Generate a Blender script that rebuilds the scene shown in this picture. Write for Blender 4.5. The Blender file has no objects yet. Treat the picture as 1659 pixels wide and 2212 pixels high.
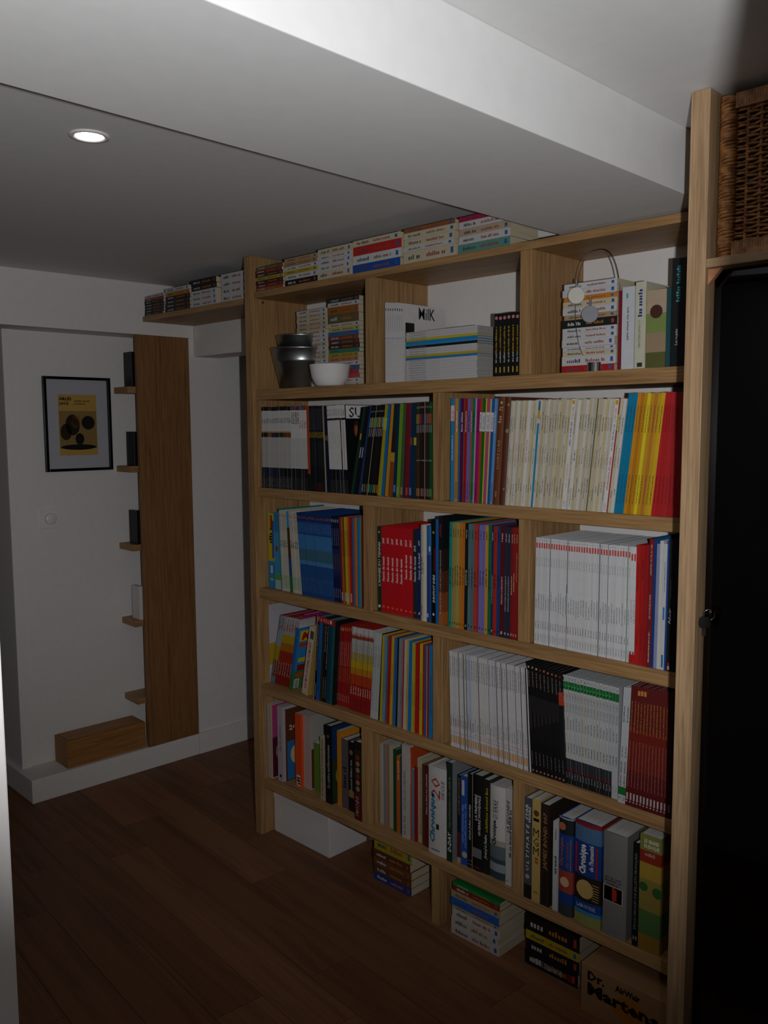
import bpy, math, random
from mathutils import Matrix, Vector
random.seed(7)
C_ = bpy.context.scene.collection
PI = math.pi
# ------------------------------------------------------------------ camera, world, lights, exposure
F_PX, IW, IH = 1873.34, 1659.0, 2212.0
yaw, pit, rol = math.radians(44.7637), math.radians(-5.6068), math.radians(-0.3443)
CAM = Vector((2.5947, -1.9222, 1.5392))
FWD = Vector((-math.sin(yaw) * math.cos(pit), math.cos(yaw) * math.cos(pit), math.sin(pit)))
_r = Vector((math.cos(yaw), math.sin(yaw), 0)); _u = _r.cross(FWD)
RGT = _r * math.cos(rol) + _u * math.sin(rol); UPV = -_r * math.sin(rol) + _u * math.cos(rol)
cam = bpy.data.cameras.new('camera'); camo = bpy.data.objects.new('camera', cam); C_.objects.link(camo)
cam.sensor_fit = 'HORIZONTAL'; cam.sensor_width = 36.0; cam.lens = F_PX / IW * 36.0
cam.clip_start = 0.02; cam.clip_end = 50
m = Matrix((RGT, UPV, -FWD)).transposed().to_4x4(); m.translation = CAM
camo.matrix_world = m
sc = bpy.context.scene; sc.camera = camo
sc.view_settings.view_transform = 'Standard'; sc.view_settings.look = 'None'
sc.view_settings.gamma = 1.0; sc.view_settings.use_curve_mapping = False
sc.view_settings.exposure = 0.0
w = bpy.data.worlds.new('room_ambient'); sc.world = w; w.use_nodes = True
bg = w.node_tree.nodes['Background']; bg.inputs[0].default_value = (1.0, 0.93, 0.90, 1); bg.inputs[1].default_value = 0.012
# the camera's flash, a small lamp on the camera body, tipped upwards
fl = bpy.data.lights.new('camera_flash', 'SPOT'); flo = bpy.data.objects.new('camera_flash', fl); C_.objects.link(flo)
fl.energy = 78.0; fl.color = (0.96, 0.985, 1.0); fl.shadow_soft_size = 0.011
fl.spot_size = math.radians(104); fl.spot_blend = 0.66
FL = CAM + RGT * 0.10 + UPV * 0.0 + FWD * 0.03
ax = (FWD + UPV * math.tan(math.radians(18))).normalized()
flo.matrix_world = Matrix.Translation(FL) @ ax.to_track_quat('-Z', 'Y').to_matrix().to_4x4()
# ------------------------------------------------------------------ pixel helpers (points on known real planes)
def Xu(u, Y, Z):
    k = (u - IW / 2) / F_PX; n = RGT - FWD * k
    return CAM.x - (n.y * (Y - CAM.y) + n.z * (Z - CAM.z)) / n.x
def Zv(v, X, Y):
    k = (IH / 2 - v) / F_PX; n = UPV - FWD * k
    return CAM.z - (n.x * (X - CAM.x) + n.y * (Y - CAM.y)) / n.z
def Pp(u, v, axis, val):
    d = FWD + RGT * ((u - IW / 2) / F_PX) - UPV * ((v - IH / 2) / F_PX)
    return CAM + d * ((val - CAM[axis]) / d[axis])
# ------------------------------------------------------------------ colours and materials
def lin(c):
    c = c / 255.0
    return c / 12.92 if c <= 0.04045 else ((c + 0.055) / 1.055) ** 2.4
_hx = {}
def hx(s):
    if not isinstance(s, str): return s
    if s not in _hx: _hx[s] = tuple(lin(int(s[i:i + 2], 16)) for i in (0, 2, 4)) + (1.0,)
    return _hx[s]
class NT:
    def __init__(s, name):
        s.m = bpy.data.materials.new(name); s.m.use_nodes = True; s.t = s.m.node_tree
        s.b = s.t.nodes['Principled BSDF']
    def n(s, ty, **kw):
        x = s.t.nodes.new(ty)
        for k, v in kw.items():
            if k in x.inputs: x.inputs[k].default_value = v
            else: setattr(x, k, v)
        return x
    def l(s, a, b): s.t.links.new(a, b)
def ramp(nt, fac, stops):
    r = nt.n('ShaderNodeValToRGB'); e = r.color_ramp.elements
    e[0].position, e[0].color = stops[0][0], hx(stops[0][1]); e[1].position, e[1].color = stops[-1][0], hx(stops[-1][1])
    for p, c in stops[1:-1]:
        q = e.new(p); q.color = hx(c)
    nt.l(fac, r.inputs[0]); return r.outputs[0]
def print_mat(name, rough, var=0.12, spec=0.4):
    nt = NT(name); a = nt.n('ShaderNodeVertexColor'); a.layer_name = 'Col'
    tc = nt.n('ShaderNodeTexCoord'); no = nt.n('ShaderNodeTexNoise', Scale=60.0, Detail=3.0); nt.l(tc.outputs['Object'], no.inputs['Vector'])
    mr = nt.n('ShaderNodeMapRange'); mr.inputs[3].default_value = 1 - var; mr.inputs[4].default_value = 1 + var * .6; nt.l(no.outputs[0], mr.inputs[0])
    mx = nt.n('ShaderNodeVectorMath', operation='SCALE'); nt.l(a.outputs['Color'], mx.inputs[0]); nt.l(mr.outputs[0], mx.inputs['Scale'])
    nt.l(mx.outputs[0], nt.b.inputs['Base Color']); nt.b.inputs['Roughness'].default_value = rough
    nt.b.inputs['Specular IOR Level'].default_value = spec
    return nt.m
PRINT = print_mat('printed_card', 0.5); GLOSS = print_mat('glossy_print', 0.28, 0.1, 0.5); INK = print_mat('ink', 0.6, 0.03, 0.2)
def paper_mat(name, c):
    nt = NT(name); tc = nt.n('ShaderNodeTexCoord'); mp = nt.n('ShaderNodeMapping'); mp.inputs['Scale'].default_value = (1400, 6, 6)
    nt.l(tc.outputs['Object'], mp.inputs[0]); no = nt.n('ShaderNodeTexNoise', Scale=1.0, Detail=2.0); nt.l(mp.outputs[0], no.inputs['Vector'])
    r = hx(c); nt.l(ramp(nt, no.outputs[0], [(0.3, tuple(x * .62 for x in r[:3]) + (1,)), (0.62, r)]), nt.b.inputs['Base Color'])
    nt.b.inputs['Roughness'].default_value = 0.85; return nt.m
PAGES = {k: paper_mat('pages_' + k, c) for k, c in dict(white='d8d6d2', cream='d2c3a4', tan='b89a6a', grey='a8a49e').items()}
def oak(name, axis, c0='7d5a38', c1='ae8759', c2='8f6a45', rough=0.5):
    nt = NT(name); tc = nt.n('ShaderNodeTexCoord'); mp = nt.n('ShaderNodeMapping')
    s = [46.0, 46.0, 46.0]; s[axis] = 1.6; mp.inputs['Scale'].default_value = s
    oi = nt.n('ShaderNodeObjectInfo'); vm = nt.n('ShaderNodeVectorMath', operation='SCALE'); cb = nt.n('ShaderNodeCombineXYZ')
    for i in range(3): nt.l(oi.outputs['Random'], cb.inputs[i])
    nt.l(cb.outputs[0], vm.inputs[0]); vm.inputs['Scale'].default_value = 37.0
    va = nt.n('ShaderNodeVectorMath', operation='ADD'); nt.l(tc.outputs['Object'], mp.inputs[0]); nt.l(mp.outputs[0], va.inputs[0]); nt.l(vm.outputs[0], va.inputs[1])
    no = nt.n('ShaderNodeTexNoise', Scale=1.0, Detail=6.0, Roughness=0.62, Distortion=0.6); nt.l(va.outputs[0], no.inputs['Vector'])
    fi = nt.n('ShaderNodeTexNoise', Scale=5.0, Detail=2.0); nt.l(va.outputs[0], fi.inputs['Vector'])
    col = ramp(nt, no.outputs[0], [(0.28, c0), (0.5, c1), (0.72, c2)])
    mx = nt.n('ShaderNodeMix', data_type='RGBA', blend_type='MULTIPLY'); mx.inputs[0].default_value = 0.28
    nt.l(col, mx.inputs[6]); nt.l(ramp(nt, fi.outputs[0], [(0.4, '8a8078'), (0.6, 'ffffff')]), mx.inputs[7])
    nt.l(mx.outputs[2], nt.b.inputs['Base Color']); nt.b.inputs['Roughness'].default_value = rough
    nt.b.inputs['Specular IOR Level'].default_value = 0.35
    bp = nt.n('ShaderNodeBump', Strength=0.12, Distance=0.001); nt.l(fi.outputs[0], bp.inputs['Height']); nt.l(bp.outputs[0], nt.b.inputs['Normal'])
    return nt.m
OAKX, OAKY, OAKZ = oak('oak_along_x', 0), oak('oak_along_y', 1), oak('oak_along_z', 2)
OAKP = oak('oak_panel', 2, '6f4a2a', '94683f', '805731'); PINE = oak('pine_box', 1, '8a5a30', 'a9743f', '96642f')
CABZ, CABX = oak('cabinet_oak_z', 2, '8a6a48', 'b39370', '9c7c58'), oak('cabinet_oak_x', 0, '8a6a48', 'b39370', '9c7c58')
def floor_mat():
    nt = NT('floor_oak'); tc = nt.n('ShaderNodeTexCoord'); mp = nt.n('ShaderNodeMapping'); mp.inputs['Scale'].default_value = (1.2, 22, 22)
    oi = nt.n('ShaderNodeObjectInfo'); vm = nt.n('ShaderNodeVectorMath', operation='SCALE'); cb = nt.n('ShaderNodeCombineXYZ')
    for i in range(3): nt.l(oi.outputs['Random'], cb.inputs[i])
    nt.l(cb.outputs[0], vm.inputs[0]); vm.inputs['Scale'].default_value = 53.0
    va = nt.n('ShaderNodeVectorMath', operation='ADD'); nt.l(tc.outputs['Object'], mp.inputs[0]); nt.l(mp.outputs[0], va.inputs[0]); nt.l(vm.outputs[0], va.inputs[1])
    no = nt.n('ShaderNodeTexNoise', Scale=1.0, Detail=5.0, Roughness=0.6, Distortion=0.9); nt.l(va.outputs[0], no.inputs['Vector'])
    col = ramp(nt, no.outputs[0], [(0.3, '6a4630'), (0.55, '83593d'), (0.75, '745036')])
    kn = nt.n('ShaderNodeTexVoronoi', Scale=2.6); nt.l(tc.outputs['Object'], kn.inputs['Vector'])
    kr = ramp(nt, kn.outputs['Distance'], [(0.02, '1c120c'), (0.045, 'ffffff')])
    mk = nt.n('ShaderNodeMix', data_type='RGBA', blend_type='MULTIPLY'); mk.inputs[0].default_value = 0.8; nt.l(col, mk.inputs[6]); nt.l(kr, mk.inputs[7])
    hv = nt.n('ShaderNodeHueSaturation'); mr = nt.n('ShaderNodeMapRange'); mr.inputs[3].default_value = .78; mr.inputs[4].default_value = 1.14
    nt.l(oi.outputs['Random'], mr.inputs[0]); nt.l(mr.outputs[0], hv.inputs['Value']); nt.l(mk.outputs[2], hv.inputs['Color'])
    nt.l(hv.outputs[0], nt.b.inputs['Base Color']); nt.b.inputs['Roughness'].default_value = 0.55; nt.b.inputs['Specular IOR Level'].default_value = .25
    bp = nt.n('ShaderNodeBump', Strength=0.1, Distance=0.001); nt.l(no.outputs[0], bp.inputs['Height']); nt.l(bp.outputs[0], nt.b.inputs['Normal'])
    return nt.m
FLOORM = floor_mat()
def plaster(name, c, sc_=40, st=0.05, rough=0.7):
    nt = NT(name); tc = nt.n('ShaderNodeTexCoord'); no = nt.n('ShaderNodeTexNoise', Scale=float(sc_), Detail=4.0); nt.l(tc.outputs['Object'], no.inputs['Vector'])
    r = hx(c); nt.l(ramp(nt, no.outputs[0], [(0.3, tuple(x * .96 for x in r[:3]) + (1,)), (0.7, r)]), nt.b.inputs['Base Color'])
    bp = nt.n('ShaderNodeBump', Strength=st, Distance=0.002); nt.l(no.outputs[0], bp.inputs['Height']); nt.l(bp.outputs[0], nt.b.inputs['Normal'])
    nt.b.inputs['Roughness'].default_value = rough; nt.b.inputs['Specular IOR Level'].default_value = 0.3; return nt.m
WALL = plaster('white_wall', 'e2ddda'); CEIL = plaster('white_ceiling', 'e0dedd', 25, 0.03); PLAST = plaster('white_plastic', 'e4e0dd', 200, .01, .35)
CARD = plaster('white_card', 'd8d2d0', 90, .03, .6); KRAFT = plaster('kraft_card', '9c7650', 70, .04, .75); BLACKP = plaster('black_plastic', '101114', 150, .02, .35)
def metal(name, c, rough, sc_=14, amt=.25, met=1.0):
    nt = NT(name); tc = nt.n('ShaderNodeTexCoord'); no = nt.n('ShaderNodeTexNoise', Scale=float(sc_), Detail=3.0); nt.l(tc.outputs['Object'], no.inputs['Vector'])
    r = hx(c); nt.l(ramp(nt, no.outputs[0], [(0.3, tuple(x * (1 - amt) for x in r[:3]) + (1,)), (0.7, r)]), nt.b.inputs['Base Color'])
    nt.b.inputs['Metallic'].default_value = met; nt.b.inputs['Roughness'].default_value = rough; return nt.m
GALV = metal('galvanised_steel', 'b4babd', 0.33, 22); CHROME = metal('chrome', 'd8dadc', 0.12); WIRE = metal('dark_wire', '5a5550', 0.35); BLKMET = metal('black_metal', '14181a', 0.25)
CERAM = plaster('white_ceramic', 'e6e3e2', 30, .0, .12)
def wick(name, c0, c1):
    nt = NT(name); tc = nt.n('ShaderNodeTexCoord'); no = nt.n('ShaderNodeTexNoise', Scale=70.0, Detail=3.0); nt.l(tc.outputs['Object'], no.inputs['Vector'])
    nt.l(ramp(nt, no.outputs[0], [(0.35, c0), (0.65, c1)]), nt.b.inputs['Base Color']); nt.b.inputs['Roughness'].default_value = .5; return nt.m
WICK = wick('wicker', '7a4a24', 'b98048')
def glass_dark():
    nt = NT('smoked_glass'); tr = nt.n('ShaderNodeBsdfTransparent'); tr.inputs[0].default_value = (.16, .17, .19, 1)
    gl = nt.n('ShaderNodeBsdfGlossy'); gl.inputs['Roughness'].default_value = .02; gl.inputs['Color'].default_value = (.9, .92, 1, 1)
    fr = nt.n('ShaderNodeFresnel', IOR=1.5); mx = nt.n('ShaderNodeMixShader'); nt.l(fr.outputs[0], mx.inputs[0]); nt.l(tr.outputs[0], mx.inputs[1]); nt.l(gl.outputs[0], mx.inputs[2])
    nt.l(mx.outputs[0], nt.t.nodes['Material Output'].inputs[0]); return nt.m
GLASS = glass_dark()
def emis(name, c, s):
    nt = NT(name); nt.b.inputs['Emission Color'].default_value = c; nt.b.inputs['Emission Strength'].default_value = s; return nt.m
# ------------------------------------------------------------------ mesh builder
def serif(s): return s
_gl = {}
def glyphs(txt, shear=0.0, bold=0.0):
    k = (txt, shear, bold)
    if k not in _gl:
        cu = bpy.data.curves.new('t', 'FONT'); cu.body = txt; cu.resolution_u = 1; cu.shear = shear; cu.offset = bold; cu.fill_mode = 'FRONT'
        ob = bpy.data.objects.new('t', cu); me = bpy.data.meshes.new_from_object(ob)
        vs = [(v.co.x, v.co.y) for v in me.vertices]; fs = [tuple(p.vertices) for p in me.polygons]
        bpy.data.objects.remove(ob); bpy.data.curves.remove(cu); bpy.data.meshes.remove(me)
        if vs:
            x0 = min(v[0] for v in vs); x1 = max(v[0] for v in vs); y0 = min(v[1] for v in vs); y1 = max(v[1] for v in vs)
            vs = [((a - x0) / max(x1 - x0, 1e-6), (b - y0) / max(y1 - y0, 1e-6)) for a, b in vs]
            asp = (x1 - x0) / max(y1 - y0, 1e-6)
        else: asp = 1
        _gl[k] = (vs, fs, asp)
    return _gl[k]
class MB:
    def __init__(s): s.v = []; s.f = []; s.c = []
    def quad(s, a, b, c, d, col):
        i = len(s.v); s.v += [tuple(a), tuple(b), tuple(c), tuple(d)]; s.f.append((i, i + 1, i + 2, i + 3)); s.c.append(hx(col))
    def box(s, x0, x1, y0, y1, z0, z1, col='ffffff'):
        i = len(s.v); col = hx(col)
        s.v += [(x0, y0, z0), (x1, y0, z0), (x1, y1, z0), (x0, y1, z0), (x0, y0, z1), (x1, y0, z1), (x1, y1, z1), (x0, y1, z1)]
        for f in ((0, 3, 2, 1), (4, 5, 6, 7), (0, 1, 5, 4), (1, 2, 6, 5), (2, 3, 7, 6), (3, 0, 4, 7)):
            s.f.append(tuple(i + k for k in f)); s.c.append(col)
    def prism(s, prof, z0, z1, col='ffffff', ax='z'):
        n = len(prof); i = len(s.v); col = hx(col)
        def P(a, b, z): return (a, b, z) if ax == 'z' else ((z, a, b) if ax == 'x' else (a, z, b))
        s.v += [P(a, b, z0) for a, b in prof] + [P(a, b, z1) for a, b in prof]
        for k in range(n):
            j = (k + 1) % n; s.f.append((i + k, i + j, i + n + j, i + n + k)); s.c.append(col)
        s.f.append(tuple(i + k for k in range(n))[::-1]); s.f.append(tuple(i + n + k for k in range(n))); s.c += [col, col]
    def lathe(s, prof, n=32, cx=0, cy=0, col='ffffff'):
        i = len(s.v); col = hx(col); mm = len(prof)
        for k in range(n):
            a = 2 * PI * k / n
            s.v += [(cx + r * math.cos(a), cy + r * math.sin(a), z) for r, z in prof]
        for k in range(n):
            for j in range(mm - 1):
                p, q = i + k * mm + j, i + ((k + 1) % n) * mm + j
                s.f.append((p, q, q + 1, p + 1)); s.c.append(col)
    def tube(s, pts, r, n=6, closed=False, col='ffffff'):
        pts = [Vector(p) for p in pts]; i = len(s.v); col = hx(col); N = len(pts); up = None
        for k, p in enumerate(pts):
            a = pts[(k - 1) % N] if (closed or k) else p; b = pts[(k + 1) % N] if (closed or k < N - 1) else p
            t = (b - a).normalized()
            if up is None: up = Vector((0, 0, 1)) if abs(t.z) < .9 else Vector((1, 0, 0))
            sd = t.cross(up)
            if sd.length < 1e-5: sd = t.cross(Vector((1, 0, 0)))
            sd.normalize(); up = sd.cross(t)
            for j in range(n):
                g = 2 * PI * j / n; s.v.append(tuple(p + sd * (r * math.cos(g)) + up * (r * math.sin(g))))
        for k in range(N if closed else N - 1):
            for j in range(n):
                a, b = i + k * n, i + ((k + 1) % N) * n
                s.f.append((a + j, a + (j + 1) % n, b + (j + 1) % n, b + j)); s.c.append(col)
        if not closed:
            s.f.append(tuple(i + j for j in range(n))[::-1]); s.f.append(tuple(i + (N - 1) * n + j for j in range(n))); s.c += [col, col]
    def disc(s, o, ux, uy, a, b, col, n=16):
        o, ux, uy = Vector(o), Vector(ux), Vector(uy); i = len(s.v)
        for k in range(n):
            g = 2 * PI * k / n; s.v.append(tuple(o + ux * (a * math.cos(g)) + uy * (b * math.sin(g))))
        s.f.append(tuple(range(i, i + n))); s.c.append(hx(col))
    def text(s, txt, o, ux, uy, L, h, col, shear=0.0, bold=0.0):
        o, ux, uy = Vector(o), Vector(ux), Vector(uy); vs, fs, asp = glyphs(txt, shear, bold); i = len(s.v); col = hx(col)
        if L is None: L = h * asp
        for a, b in vs: s.v.append(tuple(o + ux * (a * L) + uy * (b * h)))
        for f in fs: s.f.append(tuple(i + k for k in f)); s.c.append(col)
    def greek(s, o, ux, uy, L, h, col, rnd=random):
        o, ux, uy = Vector(o), Vector(ux), Vector(uy); x = 0.0; cw = h * .62; gap = 0
        while x + cw * .5 < L:
            ww = cw * rnd.uniform(.55, .8); hh = h * rnd.choice((.7, .7, 1.0))
            a = o + ux * x; s.quad(a, a + ux * min(ww, L - x), a + ux * min(ww, L - x) + uy * hh, a + uy * hh, col)
            x += cw; gap += 1
            if rnd.random() < .17 and gap > 2: x += cw * .8; gap = 0
    def build(s, name, mat, parent=None, M=None, smooth=False):
        me = bpy.data.meshes.new(name); me.from_pydata(s.v, [], s.f)
        if isinstance(mat, (list, tuple)):
            for x in mat: me.materials.append(x)
        else: me.materials.append(mat)
        if mat in (PRINT, GLOSS, INK):
            at = me.color_attributes.new('Col', 'FLOAT_COLOR', 'CORNER'); buf = []
            for f, c in zip(s.f, s.c): buf += list(c) * len(f)
            at.data.foreach_set('color', buf)
        if smooth: me.polygons.foreach_set('use_smooth', [True] * len(s.f))
        me.update()
        o = bpy.data.objects.new(name, me); C_.objects.link(o)
        if parent is not None: o.parent = parent
        if M is not None: o.matrix_world = M if parent is None else parent.matrix_world @ M
        if parent is not None and M is None: pass
        return o
def bev(o, wd=.0015, sg=2):
    b = o.modifiers.new('soften', 'BEVEL'); b.width = wd; b.segments = sg; b.limit_method = 'ANGLE'; return o
LABELS = {}
def tag(o, label, cat, group=None):
    o['label'] = label; o['category'] = cat
    if group: o['group'] = group
    LABELS.setdefault(label, []).append(o.name); return o
def struct(o): o['kind'] = 'structure'; return o
def empty(name, loc=(0, 0, 0), rz=0):
    o = bpy.data.objects.new(name, None); C_.objects.link(o); o.location = loc; o.rotation_euler = (0, 0, rz); o.empty_display_size = .02
    bpy.context.view_layer.update(); return o
def bx(name, x0, x1, y0, y1, z0, z1, mat, parent=None, bevel=.0015, col='ffffff'):
    """a box whose object origin is the middle of its base"""
    cx, cy = (x0 + x1) / 2, (y0 + y1) / 2
    b = MB(); b.box(x0 - cx, x1 - cx, y0 - cy, y1 - cy, 0, z1 - z0, col)
    o = b.build(name, mat)
    if parent is not None: o.parent = parent; o.location = Vector((cx, cy, z0)) - parent.location
    else: o.location = (cx, cy, z0)
    if bevel: bev(o, bevel)
    return o
T = Matrix.Translation
def R(a, x): return Matrix.Rotation(a, 4, x)
# ------------------------------------------------------------------ the room
Z0B, Z0T, Z1B, Z1T, Z2B, Z2T, Z3B, Z3T, Z4B, Z4T, Z5B, Z5T = 1.9995, 2.0214, 1.6379, 1.675, 1.2872, 1.3219, .9116, .9496, .5488, .5846, .185, .2191
ZC = 2.165; YB = .25; PX = .0372; RX = 1.8087
floor = struct(bx('floor', -2.6, 3.6, -3.0, 1.5, -.06, -.004, plaster('subfloor', '241811'), None, 0))
fa = -.078; rw = .145
for r in range(-17, 12):
    yy = -.341 - .004 + r * rw
    off = {-1: -.43, 0: -.2}.get(r, -2.6 + ((r * 7919) % 97) / 97 * 1.5)
    cuts = [off + k * 1.235 for k in range(-3, 6)]
    for a, b in zip(cuts, cuts[1:]):
        if b < -2.4 or a > 3.3: continue
        pm = MB(); L = b - a - .0016
        pm.box(0, L, -rw + .0014, 0, -.012, 0)
        ca, sa = math.cos(fa), math.sin(fa); gx = a + .4
        cx, cy = -.4 + gx * ca - (yy + .341) * sa, -.341 + gx * sa + (yy + .341) * ca
        if cy > 1.3 or cy < -2.8: continue
        o = pm.build('plank', FLOORM); o.location = (cx, cy, 0); o.rotation_euler = (0, 0, fa)
        o.parent = floor; o.location = Vector(o.location) - floor.location
ceil = struct(bx('ceiling', -2.6, 3.6, -3.0, 1.5, ZC, ZC + .1, CEIL, None, 0))
beam = struct(bx('ceiling_beam', 1.303, 1.712, -3.0, .245, 2.029, ZC, CEIL, None, .002))
struct(bx('wall_back', -.2, 3.6, YB + .001, .45, 0, ZC, WALL, None, 0))
struct(bx('wall_back_lintel', -1.0, -.2, .315, .45, 1.862, ZC, WALL, None, .001))
struct(bx('wall_far', -1.0, .3, 1.4, 1.5, 0, ZC, WALL, None, 0))
struct(bx('wall_passage', -.2, -.1, .45, 1.4, 0, ZC, WALL, None, 0))
SL = -.03
def lw(name, x0, x1, y0, y1, z0, z1, mat, parent=None, bevel=.0015):
    cx, cy = (x0 + x1) / 2, (y0 + y1) / 2
    b = MB(); b.box(x0 - cx, x1 - cx, y0 - cy, y1 - cy, 0, z1 - z0); o = b.build(name, mat)
    ca, sa = math.cos(SL), math.sin(SL)
    loc = Vector((-.842 + cx * ca - cy * sa, cx * sa + cy * ca, z0))
    o.rotation_euler = (0, 0, SL); o.location = loc
    if parent is not None: o.parent = parent; o.location = loc - parent.location
    if bevel: bev(o, bevel)
    return o
def lwp(x, y, z):
    ca, sa = math.cos(SL), math.sin(SL); return Vector((-.842 + x * ca - y * sa, x * sa + y * ca, z))
struct(lw('wall_left_bulkhead', -.7, 0, -2.0, .312, 1.944, ZC, WALL))
struct(lw('baseboard_left', -1.4, 0, -.505, .2855, 0, .1, WALL, None, .003))
struct(lw('wall_left', -1.4, -.155, -.485, .29, .1, 1.944, WALL))
struct(lw('trim_1', -.155, -.149, -.485, -.445, .1, 1.944, WALL, None, .001))
struct(lw('wall_left_passage', -.4, -.012, .2865, 1.5, 0, 1.944, WALL, None, 0))
struct(lw('baseboard_passage', -.012, 0, .2865, 1.4, 0, .1, WALL, None, .001))
A = CAM + (FWD + RGT * ((19 - IW / 2) / F_PX) - UPV * ((1731 - IH / 2) / F_PX)) * .85
struct(bx('wall_front', A.x - 1.3, A.x, A.y - .13, A.y, 0, 2.02, WALL, None, .002))
B = FL + (FWD + RGT * ((1424 - IW / 2) / F_PX)) * .42
struct(bx('wall_right', B.x, B.x + .7, B.y, B.y + .12, 0, ZC, WALL, None, .001))
# recessed ceiling light
D = Pp(193, 293, 2, ZC)
dl = tag(empty('downlight', (D.x, D.y, ZC)), 'round recessed ceiling light, switched on, set in white ceiling', 'light')
r = MB(); r.lathe([(.029, -.001), (.033, -.004), (.042, -.003), (.043, 0), (.029, 0), (.029, -.001)], 40); ro = r.build('trim_ring', PLAST, smooth=True); ro.parent = dl
r = MB(); r.lathe([(0, -.0022), (.029, -.0022)], 32); r.build('lamp', emis('lamp_glow', (1, .93, .88, 1), 14.0)).parent = dl
sp = bpy.data.lights.new('downlight_beam', 'SPOT'); so = bpy.data.objects.new('downlight_beam', sp); C_.objects.link(so)
sp.energy = 1.2; sp.color = (1, .85, .72); sp.spot_size = math.radians(95); sp.spot_blend = .8; sp.shadow_soft_size = .03; so.location = (D.x, D.y, ZC - .02)
# ------------------------------------------------------------------ bookcase
bc = tag(empty('bookcase', (0, 0, 0)), 'wide built-in oak bookcase filled with rows of books', 'bookcase')
bx('side_panel', 0, PX, -.0126, YB, 0, 2.148, OAKZ, bc)
for z0, z1 in ((Z0B, Z0T), (Z1B, Z1T), (Z2B, Z2T), (Z3B, Z3T), (Z4B, Z4T), (Z5B, Z5T)): bx('shelf_board', PX, RX, 0, YB, z0, z1, OAKX, bc)
DV = dict(A=(.6102, .6502, Z1T, Z0B), B=(1.2004, 1.2383, Z1T, Z0B), C=(.8924, .9302, Z2T, Z1B), D=(.5924, .6305, Z3T, Z2B), E=(1.2033, 1.2407, Z3T, Z2B),
          F=(.8913, .9294, Z4T, Z3B), G=(.5751, .6093, Z5T, Z4B), H=(1.1925, 1.23, Z5T, Z4B), I=(.8853, .9199, 0, Z5B))
for k, (a, b, z0, z1) in DV.items(): bx('divider', a, b, .0004, YB, z0, z1, OAKZ, bc)
for y, z in ((.035, 1.988), (.029, 1.627), (.215, 1.627)):
    b = MB(); b.lathe([(0, 0), (.0042, 0), (.0042, .008), (0, .008)], 12); o = b.build('shelf_pin', CHROME, smooth=False)
    o.parent = bc; o.matrix_world = T((PX, y, z)) @ R(PI / 2, 'Y'); o['label'] = 'small steel shelf pin'
# shelf beyond the bookcase
ws = lw('wall_shelf', .0, .0, 0, 0, 0, 0, OAKX) if False else bx('wall_shelf', -.8385, -.0006, .06, .3145, Z0B, Z0T, OAKX)
tag(ws, 'short oak shelf under the ceiling between bookcase and bulkhead', 'shelf')
# ------------------------------------------------------------------ niche shelf, panel side on the far wall
ns = tag(empty('niche_bookshelf', lwp(-.08, .15, .1)), 'tall narrow oak bookshelf seen side-on beside the framed poster', 'bookshelf')
lw('side_panel', -.022, 0, .0275, .2845, .1005, 1.9435, OAKP, ns)
NZ = []
for v in (843, 1013, 1181, 1343, 1508):
    p = lwp(-.09, .0, 0); z = Zv(v, p.x, p.y); NZ.append(z); lw('shelf_board', -.154, -.0225, -.008, .2845, z - .014, z + .014, OAKY, ns)
# ------------------------------------------------------------------ glass cabinet at the near end
cb = tag(empty('display_cabinet', (RX, -.299, 0)), 'tall oak cabinet with a smoked glass door beside the bookcase', 'cabinet')
bx('side_panel', RX, 1.8464, -.299, YB, 0, 2.1635, CABZ, cb)
bx('top_shelf', 1.8466, 2.75, -.299, YB, 1.835, 1.852, CABX, cb)
bx('side_panel', 2.7505, 2.788, -.299, YB, 0, 2.1635, CABZ, cb)
bx('base_board', 1.8466, 2.75, -.24, YB, 0, .05, CABX, cb)
bx('back_panel', 1.8466, 2.75, .235, YB - .0005, .0505, 1.834, BLACKP, cb, 0)
for z in (.38, .62, .86, 1.1, 1.32, 1.55): bx('inner_shelf', 1.9, 2.74, -.2, .23, z, z + .022, CABX, cb)
gd = bx('glass_door', 1.8485, 2.745, -.262, -.256, .055, 1.833, GLASS, cb, 0)
hb = MB(); hb.tube([(0, 0, .635), (0, 0, 1.152)], .0065, 14)
ho = hb.build('handle', CHROME, smooth=True); ho.parent = gd; ho.matrix_world = T((1.886, -.325, 0))
for z in (.672, 1.118):
    q = MB(); q.tube([(0, 0, 0), (.006, .062, 0)], .0045, 10); qo = q.build('handle_mount', BLKMET, smooth=True); qo.parent = gd; qo.matrix_world = T((1.886, -.325, z))
q = MB(); q.tube([(0, -.012, 0), (0, 0, 0)], .007, 16); qo = q.build('lock', CHROME); qo.parent = gd; qo.matrix_world = T((1.872, -.262, 1.1755)) 
q = MB(); q.prism([(0, 0), (.026, 0), (0, -.03)], -.262, -.25, 'ffffff', 'y'); qo = q.build('corner_block', wick('raw_pine', 'a8714a', 'c48a60')); qo.parent = cb; qo.matrix_world = T((1.8475, -.028, 1.834))
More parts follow.
